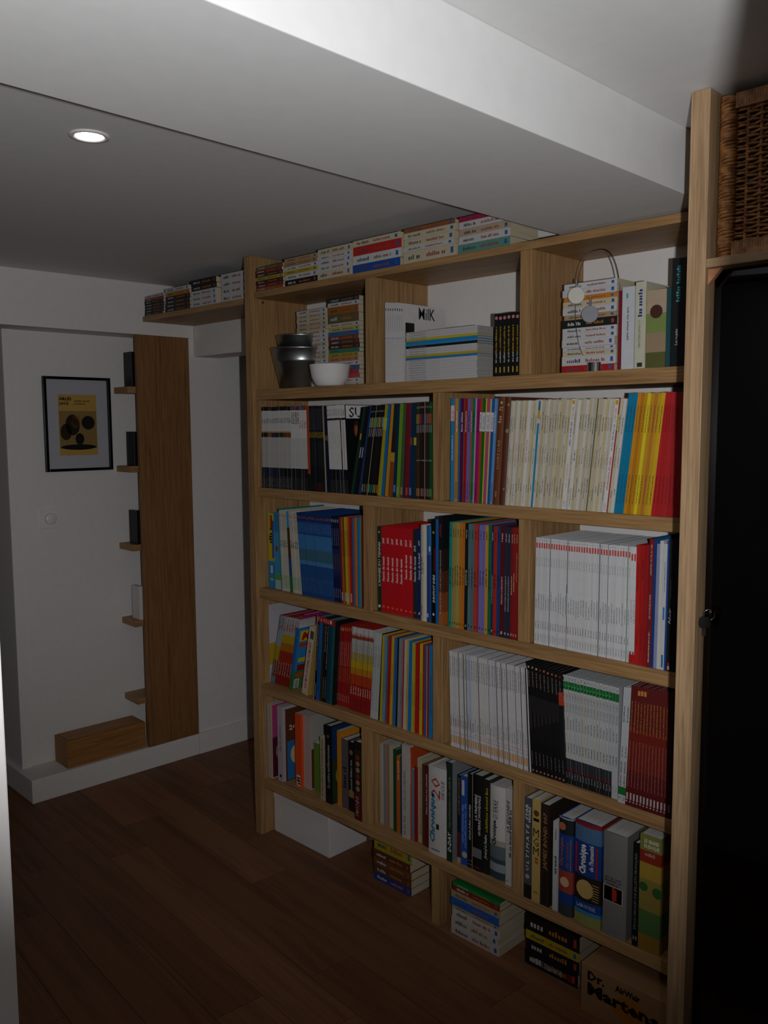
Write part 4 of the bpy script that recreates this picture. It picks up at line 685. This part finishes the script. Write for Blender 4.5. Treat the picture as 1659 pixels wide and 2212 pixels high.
for Y, u0, u1, vb, vt, lab, c, k in (
    (.035, 850.2, 856.6, 1799, 1620, 'bottle green thin hardback, bottom row', '1c4020', {}), (.035, 857, 864.4, 1803, 1635, 'orange thin hardback with pale title, bottom row', 'b05a24', dict(ops=[('g', .7, .95, 'd0b090', .5, .5, 'u')])), (.035, 864.7, 868, 1805, 1634, 'blue and black thin hardback, bottom row', '1c3a4a', {}),
    (.024, 868.3, 883.5, 1812, 1608, 'white hardback with christian history title, bottom row', 'b0aaa4', dict(ops=[('t', 'HISTOIRE DES CHRÉTIENS', .3, .72, '2c2a2a', .35, .35, 'u', .1), ('g', .03, .25, '7a7474', .3, .35, 'u')])),
    (.03, 884, 889, 1816, 1615, 'tall orange red hardback, bottom row', 'b0421c', dict(ops=[('g', .6, .95, 'c89080', .6, .5, 'u')])), (.03, 889.3, 894.6, 1819, 1663, 'grey blue short paperback, bottom row', '5a7a8c', {}), (.03, 895, 900.5, 1820, 1656, 'crimson short hardback, bottom row', '8a1418', {}),
    (.036, 901.5, 911.5, 1821.5, 1638, 'cream patterned hardback, bottom row', 'b0a080', dict(ops=[('g', .1, .9, '9a6a5a', .35, .7, 'u')])), (.03, 911.8, 917.4, 1824, 1648, 'brown flecked hardback, bottom row', '4a3428', {}), (.028, 917.6, 925.5, 1829, 1650, 'dark red hardback with white title beside the huge white volume, bottom row', '5a1414', dict(ops=[('g', .4, .9, 'b0a0a0', .4, .5, 'u')])),
    (.013, 926, 964.3, 1846, 1654, 'huge white chronicle of the twentieth century, bottom row', 'c2bebc', dict(rnd=.004, ops=[('t', 'Chronique', .13, .7, '1c6a8c', .36, .3, 'u', .2, .04), ('t', '20', .64, .88, 'a81c18', .5, .45, 'u', .1), ('t', 'SIECLE', .66, .87, '2c2c30', .18, .84, 'u', .1), ('t', 'du', .62, .66, 'c08030', .14, .52, 'u'), ('g', .05, .07, '1c1c20', .5, .45, 'h'), ('b', .3, .36, '2a2624', .16, .55)])),
    (.008, 964.6, 977, 1861, 1645, 'dark green landing history hardback with D-DAY on its spine, bottom row', '1c3020', dict(board='7a7c84', ops=[('t', 'D-DAY', .1, .3, 'c8ccc8', .6, .5, 'u', .2, .03), ('g', .33, .85, '5a6a5a', .35, .5, 'u')])),
    (.022, 987, 994.5, 1868, 1676, 'black hardback with orange capitals, bottom row', '1a1614', dict(bands=[(.06, 'b09a6a'), (.35, '5a1c1c'), (1, '14161a')], ops=[('t', 'LA MONTÉE DES DICTATEURS', .55, .97, 'b8862c', .5, .5, 'u')])),
    (.022, 995, 1009.2, 1871, 1676, 'royal blue war history hardback, bottom row', '1c4a98', dict(ops=[('b', .78, .95, 'b0b0b4', .4, .35), ('g', .25, .68, '7a94c0', .3, .3, 'u'), ('g', .2, .7, '6a88b8', .3, .7, 'u'), ('o', .12, .01, 'a8a890', .6)])),
    (.02, 1009.6, 1020.5, 1876, 1670, 'black hardback with white beach names, bottom row', '121212', dict(ops=[('t', 'GOLD JUNO SWORD', .3, .68, 'c4c0bc', .5, .5, 'u', .15, .02), ('b', .04, .043, 'a8a8a8', .8, .5), ('b', .08, .083, 'a8a8a8', .8, .5), ('b', 0, 1, '9a8a68', .12, .94)])),
    (.023, 1020.8, 1041, 1883, 1674, 'thick black first world war hardback, bottom row', '131212', dict(rnd=.003, ops=[('t', 'LA PREMIERE', .53, .8, 'ccc8c8', .26, .4, 'u', .15, .02), ('t', 'GUERRE MONDIALE', .38, .8, 'ccc8c8', .26, .75, 'u', .15, .02), ('b', .14, .24, '6a6a70', 1, .5), ('g', .03, .05, '8a1c24', .6, .5, 'h')])),
    (.025, 1041.5, 1056.3, 1891, 1684, 'dark olive black hardback with yellow subtitle, bottom row', '1c1e1a', dict(ops=[('t', 'Jour-J à l’aube', .16, .42, 'c8c4b8', .5, .5, 'u', .2, .03), ('g', .45, .94, 'a89020', .35, .6, 'u')])),
    (.03, 1056.8, 1091, 1899, 1697, 'big white war chronicle fading to grey blue at its foot, bottom row', 'c4c0b8', dict(rnd=.006, bands=[(.08, '2c4048'), (.17, '8a949a'), (.22, '3a464c'), (.36, '5a6a70'), (.42, 'a09a8c'), (1, 'c4c0ba')], ops=[('t', 'Chronique', .36, .63, '16181a', .32, .4, 'u', .1, .04), ('t', 'GUERRE', .64, .85, '1c3028', .3, .45, 'u', .1)])),
    (.02, 1091.5, 1104, 1911, 1700, 'white second world war hardback cut by the divider, bottom row', 'b8b4b0', dict(ops=[('t', 'LA SECONDE', .55, .88, '1c1c1e', .5, .4, 'u', .2, .02), ('g', .3, .8, '2c2c2e', .4, .8, 'u'), ('b', .04, .05, 'a02420', .3, .3)]))):
    one(H if 'hardback' in lab or 'huge' in lab or 'big' in lab else 'paperback', BM, Y, (u0, vb - 3, vt), (u1, vb + 2, vt + 4), lab, c, M5, **k)
for Y, u0, u1, vb, vt, lab, c, k in (
    (.002, 1128, 1146, 1947, 1730, 'grey film hardback with ULTIMATE in spaced capitals, bottom row', '4a4a50', dict(bands=[(.14, '1c1c20'), (1, '4a4a50')], ops=[('t', 'U L T I M A T E', .28, .74, 'ccc8c8', .42, .5, 'u', .15, .02), ('t', 'STAR', .78, .94, 'ccc8c8', .36, .35, 'u', .1, .03), ('t', 'WARS', .76, .92, 'ccc8c8', .36, .75, 'u', .1, .03), ('o', .22, .007, '9a9aa4', .5)])),
    (.002, 1147.5, 1165, 1961, 1740, 'pale gold film studio hardback with big black letters, bottom row', 'b89a58', dict(ops=[('t', 'M', .64, .72, '16140e', .7, .5, 'h'), ('t', 'G', .55, .63, '16140e', .65, .5, 'h'), ('t', 'M', .46, .54, '16140e', .7, .5, 'h'), ('o', .87, .009, '5a3a1c', .5), ('b', .79, .82, '1c1810', .7, .5), ('g', .38, .45, '8a5a30', .6, .5, 'u'), ('t', 'H', .08, .11, '3a3020', .3, .5, 'h')])),
    (.002, 1166, 1184, 1970, 1750, 'brown black spy film encyclopedia hardback, bottom row', '2a201a', dict(ops=[('t', 'JAMES BOND 007', .36, .92, '9a6a4a', .6, .6, 'u', .15, .02), ('t', 'ENCYCLOPÉDIE', .04, .34, '0f0c0a', .5, .5, 'u')])),
    (.003, 1192.5, 1204, 1969, 1776, 'narrow white paperback with handwritten title, bottom row', 'b8b8b8', dict(ops=[('g', .42, .62, '2c2c2e', .5, .5, 'u'), ('g', .8, .94, '5a5a5c', .3, .5, 'u')])),
    (.004, 1205.5, 1236, 1980, 1768, 'thick blue cinema chronicle with photographs, bottom row', '14387c', dict(rnd=.006, bands=[(.12, '3a3a3c'), (.24, '173a7a'), (.46, '9a3c28'), (.83, '163c84'), (.985, '1c2226'), (1, 'a0a0a0')], ops=[('t', 'Chronique', .5, .8, '8a5438', .32, .3, 'u', .1, .03), ('t', 'du cinéma', .5, .76, '8a5438', .26, .65, 'u', .1), ('b', .48, .8, '9a6438', .07, .9), ('o', .91, .011, 'a06040', .3), ('o', .35, .014, 'c8a080', .5)])),
    (.004, 1240, 1296, 2000, 1778, 'thick blue history chronicle with golden pharaoh picture, bottom row', '12387c', dict(rnd=.007, bands=[(.1, '8a8a4a'), (.14, '3a80a0'), (.23, '12408a'), (.48, '241c14'), (.81, '133a80'), (.96, '4a6a90'), (1, '8a1c1c')], ops=[('t', 'Chronique', .5, .79, 'd8d4cc', .34, .38, 'u', .1, .04), ('t', "de l'humanité", .55, .8, 'd0ccc4', .18, .68, 'u', .1, .03), ('b', .5, .79, 'a01c24', .07, .1), ('b', .5, .79, 'a01c24', .07, .88), ('o', .355, .026, 'b8965a', .45), ('t', 'LAROUSSE', .17, .205, 'c8ccd4', .7, .5, 'h')] + [('b', .27 + .025 * q, .278 + .025 * q, 'b09050', .25, .85) for q in range(7)])),
    (.004, 1300.6, 1351, 2028, 1804, 'thick silver grey encyclopedia numbered one, bottom row', '7a7876', dict(rnd=.004, ops=[('b', .34, .49, 'c8b8a8', .82, .46), ('b', .345, .485, '1c6aa0', .38, .27), ('b', .345, .485, 'b84a20', .36, .66), ('t', '1', .36, .47, 'a82c18', .2, .52, 'h', 0, .05), ('g', .56, .58, '3a3838', .7, .45, 'h'), ('g', .53, .55, '3a3838', .7, .45, 'h'), ('g', .5, .52, '3a3838', .5, .45, 'h')])),
    (.006, 1364, 1376, 2042, 1818, 'slim black banknote history hardback with silver capitals, bottom row', '0d0e10', dict(ops=[('t', 'TROIS SIECLES DE BILLETS FRANÇAIS', .16, .9, '8a8a88', .5, .5, 'u', .2), ('t', 'H', .06, .1, 'b0b0b0', .6, .5, 'h')])),
    (.006, 1377, 1423, 2056, 1805, 'thick olive and yellow comic collection hardback at the cabinet end, bottom row', '6a6a30', dict(bands=[(.14, '8a6a20'), (.35, '4a6a38'), (.62, '8a7a38'), (.76, 'a88a30'), (.865, '8a2a18'), (1, '7a7a40')], ops=[('t', 'LE GRAND', .93, .965, 'ccc8a8', .7, .55, 'h', 0, .04), ('t', 'DUDUCHE', .885, .92, 'ccc8a8', .7, .55, 'h', 0, .04), ('g', .82, .85, 'b08a80', .5, .5, 'h'), ('o', .55, .012, '2c5a24', .2), ('o', .53, .014, '2c5a24', .85)]))):
    one(H if 'paperback' not in lab else 'paperback', BR, Y, (u0, vb - 5, vt - 4), (u1, vb + 5, vt + 6), lab, c, R5, **k)
# ---------- upper row, standing
T1 = Z1T
for i in range(8):
    seg('magazine', 'upper row, middle bay', T1, .012, (832 + 4.9 * i, 824.4 - .5 * i, 651), (836.8 + 4.9 * i, 824 - .5 * i, 650), [dict(c='cfcbca', look='slim white magazine', ops=[('b', .9, .93, '4a4a50', .4, .5), ('g', .65, .85, '9a9a9e', .3, .5, 'u'), ('b', .55, .56, '3a7ab0', .4, .5)], art=(lambda tb, th, h, d: (tb.text('MilK', (th + .0005, .07, .82 * h), (0, 1, 0), (0, 0, 1), .075, .035, '1c2426', 0, .01), tb.quad((th + .0004, .01, .5 * h), (th + .0004, .05, .5 * h), (th + .0004, .05, .76 * h), (th + .0004, .01, .76 * h), '24201e'))) if i == 7 else None)], .2, hard=False)
seg(H, 'upper row, middle bay', T1, .012, (1066.7, 812, 677), (1121.5, 810, 672), [dict(c='121315', look='black paperback thriller', ops=[('o', .93, .0048, 'c07a78', .5), ('g', .38, .8, 'b08a20', .35, .5, 'u'), ('g', .22, .38, 'b8b8b8', .35, .5, 'u'), ('b', .06, .15, 'b8962c', .3, .5)]) for _ in range(6)], .11, xlim=(.7, 1.1995))
for u0, u1, vb, vt, lab, c, k in ((1333.5, 1339.5, 803, 632, 'thin crimson book beside the paperback pile, upper row', '7a1828', {}), (1341, 1368, 801, 622, 'thick white novel, upper row', 'c4c6ca', dict(ops=[('g', .35, .75, '5a6a78', .15, .5, 'd'), ('b', .86, .92, '4a9a90', .15, .4)])), (1369.5, 1392, 799, 611, 'thick ivory novel with blue script title, upper row', 'c4c0aa', dict(ops=[('t', 'SEBASTIEN JAPRISOT', .24, .56, '3a4a44', .28, .45, 'u'), ('g', .6, .93, '2c3a8a', .4, .45, 'u'), ('b', .02, .07, '2c3430', .5, .5)])), (1394, 1436, 797, 628, 'thick book with countryside photograph on its spine, upper row', 'a8927a', dict(bands=[(.2, '5a5a30'), (.45, '9a8468'), (.7, '7a8a4a'), (1, 'b09a84')], ops=[('o', .72, .016, '4a2c24', .5)])), (1437, 1446, 796, 624, 'teal hardback, upper row', '1c4a50', {}), (1447, 1476, 795, 560, 'tall black shark book, upper row', '131518', dict(ops=[('t', 'Les requins', .2, .35, 'c8c8c8', .3, .45, 'u', .1), ('g', .6, .95, '4a9aa0', .3, .5, 'u')]))):
    one('paperback', 'upper row, right bay', .012, (u0, vb, vt), (u1, vb, vt), lab, c, (1.24, 1.8), z=T1, **k)
# ---------- lying paperbacks
def pile(where, Y, z0, u0, u1, H_, cols, d=.105, flip=False):
    X0, X1 = Xu(u0, Y, z0), Xu(u1, Y, z0); z = z0 + .0003; tt = sum(w_ for w_, c in cols)
    for i, (w_, c) in enumerate(cols):
        th = H_ * w_ / tt - .0003; z += th + .0003; L = (X1 - X0) * rr(.95, .995); x0 = X0 + rr(0, X1 - X0 - L); dark = sum(hx(c)[:3]) < .35
        ops = [('g', .1, .35, 'b8b4b0' if dark else '4a4a50', .4, .5, 'u'), ('g', .45, .8, 'b06a2c' if dark else '8a4a44', .36, .5, 'u'), ('b', .9, .95, '2c5a98' if not dark else 'a83a30', .5, .5)]
        book('paperback', '%s paperback lying %s from the bottom of %s' % ('dark' if dark else 'pale' if min(hx(c)[:3]) > .3 else 'coloured', ordn(i + 1), where), 'book', 'paperbacks in ' + where, T((x0, Y + rr(0, .004), z)) @ R(PI / 2, 'Y'), th, L, d, c, None, ops, 'cream', False)
W_, CR, TN, BK = 'c0bcbc', 'c0b49a', 'a88c68', '16181c'
def q(*a): return [(x if isinstance(x, tuple) else (1, x)) for x in a]
ZT = Z0T
pile('the top shelf pile beside the oak post', .006, ZT, 551, 611, .085, q('8a4a28', '5a2830', '401418', 'a08c28', '2c3430', '7a2420', '4a5a40'))
pile('the second top shelf pile', .005, ZT, 613, 685, .092, q((1.4, BK), (1.3, W_), 'b09a20', W_, 'a08058', TN))
pile('the third top shelf pile', .005, ZT, 686, 759, .098, q((1.5, CR), W_, W_, (.8, W_), (1.2, CR)))
pile('the scarlet banded top pile', .005, ZT, 761, 866, .1, q((1.3, '1c4a98'), (1.4, 'c0c4c0'), (1.4, 'b8201c'), CR))
pile('the fifth top shelf pile', .005, ZT, 870, 985, .102, q((1.8, CR), (.7, W_), (1.2, CR), CR, (.7, '8a5430')))
pile('the top shelf pile under the beam edge', .005, ZT, 989, 1102, .1, q((1.2, '5a8a80'), (1.1, W_), 'b09a80', W_, (.7, 'a01c40')), .13)
pile('the short shelf wall end pile', .066, ZT, 312, 353, .085, q(BK, BK, BK, BK, BK, '6a2c34', 'b0a8a4'))
pile('the short shelf pile with an amber book', .066, ZT, 357, 410, .095, q(BK, BK, BK, BK, 'b07818', W_))
pile('the third short shelf pile', .066, ZT, 413, 468, .105, q(W_, W_, W_, BK, BK))
pile('the white pile beside the oak post', .066, ZT, 477, 531, .105, q(W_, W_, W_, W_))
zz = T1
pile('the cream pile behind the buckets', .1, zz, 641, 706, .275, q(*[rc((CR, W_, 'b8a890')) for _ in range(19)]))
pile('the mixed pile behind the white bowl', .1, zz, 709, 776, .3, q(CR, W_, 'b04a44', 'a83038', '2c5a7a', W_, 'b0785a', 'a89020', '2c7a68', '4a2414', '3c3a38', '7a3a34', '2c6a9a', 'b0a468', CR, (2, '5a5a40'), (1.8, '9a5a1c'), W_, '2c3840'))
pile('the pile behind the clip holder', .012, zz, 1212.5, 1330, .222, q((1.2, 'a01c20'), (1.7, W_), CR, (.7, W_), (1.4, W_), (1.1, W_), W_, (1.5, '14201f'), (.9, TN), (1.3, W_), (1.2, CR), (.8, 'c87818'), (1.3, W_), (1.1, 'c4c2c2')), .16)
mg = [W_, W_, W_, W_, W_, W_, W_, W_, W_, '2c78b0', 'b8a020', W_, W_, W_, BK, '2c88c0', '2080b8', 'c0ae20', W_, W_, W_]
X0 = Xu(875, .004, zz); X1 = Xu(1035, .004, zz); zc = zz
for i, c in enumerate(mg):
    th = .0066; zc += th + .0003
    book('magazine', 'flat %s magazine, %s from the bottom of the magazine pile' % ('white' if c == W_ else 'coloured', ordn(i + 1)), 'magazine', 'magazines in the flat pile', T((max(X0, .75) + rr(0, .004), .006, zc)) @ R(PI / 2, 'Y'), th, min(X1, 1.05) - max(X0, .75), .2, c, None, [('g', .05, .3, '6a6a70', .35, .5, 'u')], 'grey', False)
# ---------- floor level
for where, Y, u0, u1, h, cl, d in (('the floor pile under the yellow book', .06, 806, 889, .15, q('1c3a84', '5a3a24', '6a4024', '5a3420', (1.6, 'a89420')), .15), ('the dictionary pile on the floor', .0, 973, 1079, .165, q((1.3, 'b8b2ac'), (1.2, 'b8b0a4'), (1.3, 'bcb6b0'), (.5, 'a89a6a'), (1.2, '1c5ab0'), (.9, 'a08a68'), (.8, '7a2420'), (.5, '0f7a34')), .13), ('the dark floor pile', .035, 1132, 1250, .15, q((1.4, '0f1012'), (1.3, '111418'), (.9, 'a89418'), (1.6, '16160f')), .18)):
    pile(where, Y, .0, u0, u1, h, cl, d)
tb = MB()
for tx, x, z, L, h, c in (('BUILDING SKILLS FOR THE', 1.24, .012, .1, .018, 'b8b8b8'), ('TOEFL', 1.345, .012, .03, .018, 'b02818')): tb.text(tx, (x, .0335, z), (1, 0, 0), (0, 0, 1), L, h, c)
t_ = tb.build('title', INK); t_.parent = [o for o in C_.objects if o.get('group') == 'paperbacks in the dark floor pile'][0]; t_.matrix_parent_inverse = t_.parent.matrix_world.inverted()
bo = tag(empty('storage_box', (.2, .13, 0)), 'white lidded cardboard box on the floor under the bookcase', 'box')
bx('body', .042, .357, .046, .232, .0002, .13, CARD, bo); bx('lid', .04, .36, .043, .235, .1305, .172, CARD, bo, .003)
kb = tag(bx('shoe_box', 1.44, 1.79, -.03, .2, .0003, .135, KRAFT), 'brown kraft shoe box with black boot maker lettering on the floor', 'box')
tb = MB()
for tx, x, z, L, h in (('Dr.', 1.46, .095, .05, .026), ('Martens', 1.46, .055, .2, .034), ('AirWair', 1.54, .1, .07, .018)): tb.text(tx, (x, -.0308, z), (1, 0, 0), (0, 0, 1), L, h, '16120e', 0, .04)
tb.disc((1.585, -.0304, .06), (1, 0, 0), (0, 0, 1), .05, .036, 'a86a18', 24); t_ = tb.build('lettering', INK); t_.parent = kb; t_.matrix_parent_inverse = T(kb.location).inverted()
# ---------- buckets, bowl, clip holder
def lath(name, prof, x, y, z, mat, lab, cat):
    b = MB(); b.lathe(prof, 48); o = b.build(name, mat, None, T((x, y, z)), True); return tag(o, lab, cat)
Xb = (Xu(575, .07, zz) + Xu(646, .07, zz)) / 2 + .01
lath('bucket', [(0, .002), (.072, .001), (.076, .005), (.098, .095), (.1, .097), (.1, .101), (.108, .138), (.113, .142), (.111, .146), (.106, .142), (.074, .008), (0, .007)], max(Xb, .155), .118, zz, GALV, 'larger galvanised bucket with ribbed side on the upper row', 'bucket')
lath('bucket', [(0, .012), (.06, .012), (.088, .186), (.091, .189), (.088, .191), (.085, .187), (.058, .016), (0, .016)], max(Xb, .155), .118, zz, GALV, 'smaller galvanised bucket nested inside the larger one', 'bucket')
lath('bowl', [(0, .001), (.055, .001), (.066, .008), (.083, .035), (.091, .085), (.0925, .0885), (.09, .087), (.08, .035), (.05, .007), (0, .006)], Xu(696, -.0, zz) + .055, .095, zz, CERAM, 'glossy white ceramic bowl beside the buckets', 'bowl') if False else lath('bowl', [(0, .001), (.042, .001), (.05, .006), (.062, .03), (.069, .07), (.0705, .073), (.068, .072), (.06, .03), (.04, .006), (0, .005)], Xu(703, .045, zz) + .02, .048, zz, CERAM, 'glossy white ceramic bowl beside the buckets', 'bowl')
hx_ = Xu(1276, -.0, zz); ph = tag(empty('photo_holder', (hx_, -.0, zz)), 'wire photo clip holder on a round steel base, upper row', 'photo holder')
b = MB(); b.lathe([(0, 0), (.024, 0), (.024, .022), (0, .022)], 32); o = b.build('base', CHROME); o.parent = ph; o.location = (0, .0255, 0)
for s in (0, .6):
    b = MB(); b.tube([((.004 + .06 * math.sin(PI * k / 24) ** .8) * (1 if k <= 24 else 0) * math.cos(s) * sg, .0255 + .03 * math.sin(PI * k / 24) * math.sin(s) * sg, .02 + .28 * (1 - math.cos(PI * k / 24)) / 2) for sg, rg in ((-1, range(25)), (1, range(24, -1, -1))) for k in rg], .0009, 6); o = b.build('wire_loop', WIRE, None, None, True); o.parent = ph
for x, z, c in ((-.045, .19, 'c8c4b8'), (-.005, .14, '8a8a90')):
    b = MB(); b.lathe([(0, -.003), (.02, -.003), (.021, 0), (.02, .003), (0, .003)], 24); o = b.build('badge', plaster('badge_' + c, c)); o.parent = ph; o.location = (x, .0, z); o.rotation_euler = (PI / 2, 0, .5)
    b = MB(); b.tube([(0, 0, 0), (0, 0, .02)], .003, 8); o = b.build('clip', CHROME); o.parent = ph; o.location = (x, .002, z + .02)
# ---------- wall things
fr = tag(empty('picture_frame', lwp(-.15, -.18, 1.357)), 'black framed yellow festival poster on the white wall', 'picture')
for y0, y1, z0, z1 in ((-.33, -.316, 1.357, 1.76), (-.044, -.03, 1.357, 1.76), (-.316, -.044, 1.357, 1.369), (-.316, -.044, 1.748, 1.76)): lw('frame_bar', -.1545, -.138, y0, y1, z0, z1, BLKMET, fr, .002)
lw('mount', -.1545, -.15, -.316, -.044, 1.369, 1.748, plaster('mount_card', 'b0aeb4'), fr, 0)
tb = MB(); e, f_ = (0, 1, 0), (0, 0, 1)
tb.quad((0, 0, 0), (0, .17, 0), (0, .17, .26), (0, 0, .26), 'b8924a'); tb.quad((.0004, .002, .03), (.0004, .168, .03), (.0004, .168, .19), (.0004, .002, .19), '8a7040')
for y, z, a, b_, c in ((.06, .13, .032, .045, '241a10'), (.075, .145, .022, .028, '8a6030'), (.03, .1, .025, .035, '2a2014'), (.13, .14, .03, .03, '1c1a14'), (.09, .07, .02, .025, '1a140c'), (.085, .035, .08, .012, '14120e')): tb.disc((.0008, y, z), e, f_, a, b_, c)
tb.text('ARLES', (.001, .004, .235), e, f_, .055, .014, '16140e', 0, .04); tb.text('2015', (.001, .004, .215), e, f_, .042, .014, '16140e', 0, .04); tb.greek((.001, .07, .23), e, f_, .07, .006, '2a2418'); tb.greek((.001, .07, .218), e, f_, .05, .006, '2a2418')
tb.build('poster', INK, fr, Matrix()); po = [c for c in fr.children if c.name.startswith('poster')][0]; po.matrix_world = T(lwp(-.1495, -.265, 1.425)) @ R(SL, 'Z')
sw = tag(empty('dimmer_switch', lwp(-.15, -.32, 1.117)), 'white square wall switch with a round dimmer knob', 'switch')
lw('plate', -.1545, -.147, -.361, -.279, 1.117, 1.199, PLAST, sw, .002); b = MB(); b.lathe([(0, .012), (.022, .012), (.024, .01), (.025, 0), (0, 0)], 32); o = b.build('knob', PLAST, None, None, True); o.parent = sw; o.matrix_world = T(lwp(-.147, -.32, 1.158)) @ R(SL, 'Z') @ R(PI / 2, 'Y')
wb = tag(empty('wooden_box', lwp(-.08, -.16, .1)), 'long low pine box with inset lid on the white plinth', 'box')
lw('body', -.145, -.018, -.345, .02, .1003, .218, PINE, wb); lw('lid', -.135, -.028, -.335, .01, .2185, .222, PINE, wb)
for i, z in enumerate(NZ[:4]):
    o = lw('hardcover_book', -.1, -.03, .017, .04, z + .0145, z + .165, BLACKP if i < 3 else CARD, None, .001); tag(o, '%s book edge peeping past the niche panel, %s shelf down' % ('black' if i < 3 else 'white', ordn(i + 1)), 'book')
# ---------- wicker basket
wk = tag(empty('wicker_basket', (2.1, -.14, 1.853)), 'tall brown wicker basket on top of the glass cabinet', 'basket'); x0, x1, z0, z1 = 1.856, 2.34, 1.8525, 2.148
b = MB()
for k in range(56): zc = z0 + .004 + (z1 - z0 - .008) * k / 55; b.tube([(x0 + .015 + .0142 * math.cos(a * PI / 6), -.268 + .0142 * math.sin(a * PI / 6), zc + .002 * math.sin(a * PI / 6 + k)) for a in range(12)], .0032, 5, True)
o = b.build('wrapped_corner', WICK, None, None, True); o['kind'] = 'stuff'
b = MB()
for k in range(34):
    zc = z0 + .03 + (z1 - z0 - .06) * k / 33; b.tube([(x0 + .03 + (x1 - x0 - .04) * j / 60, -.268 + .0045 * math.sin(PI * (j / 2.5 + k)), zc) for j in range(61)], .0026, 5)
o2 = b.build('weave', WICK, None, None, True); o2['kind'] = 'stuff'; b = MB()
for k in range(19): b.tube([(x0 + .05 + k * .025, -.268, z0 + .005), (x0 + .05 + k * .025, -.268, z1 - .005)], .003, 6)
for zc in (z0 + .014, z1 - .014):
    for k in range(90): b.box(x0 + .03 + k * .005, x0 + .0346 + k * .005, -.28, -.256, zc - .0135, zc + .0135)
o3 = b.build('rim_and_stakes', WICK); o3['kind'] = 'stuff'
for o in (o, o2, o3): o.parent = wk; o.matrix_parent_inverse = T(wk.location).inverted()
bx('lining', x0 + .02, x1, -.25, .05, z0, z1 - .02, plaster('dark_wicker', '3a2414'), wk, 0)

dups = {k: v for k, v in LABELS.items() if len(v) > 1}
print('LABELS', len(LABELS), 'duplicates', list(dups.items())[:6], 'long', [k for k in LABELS if len(k.split()) > 16][:5])
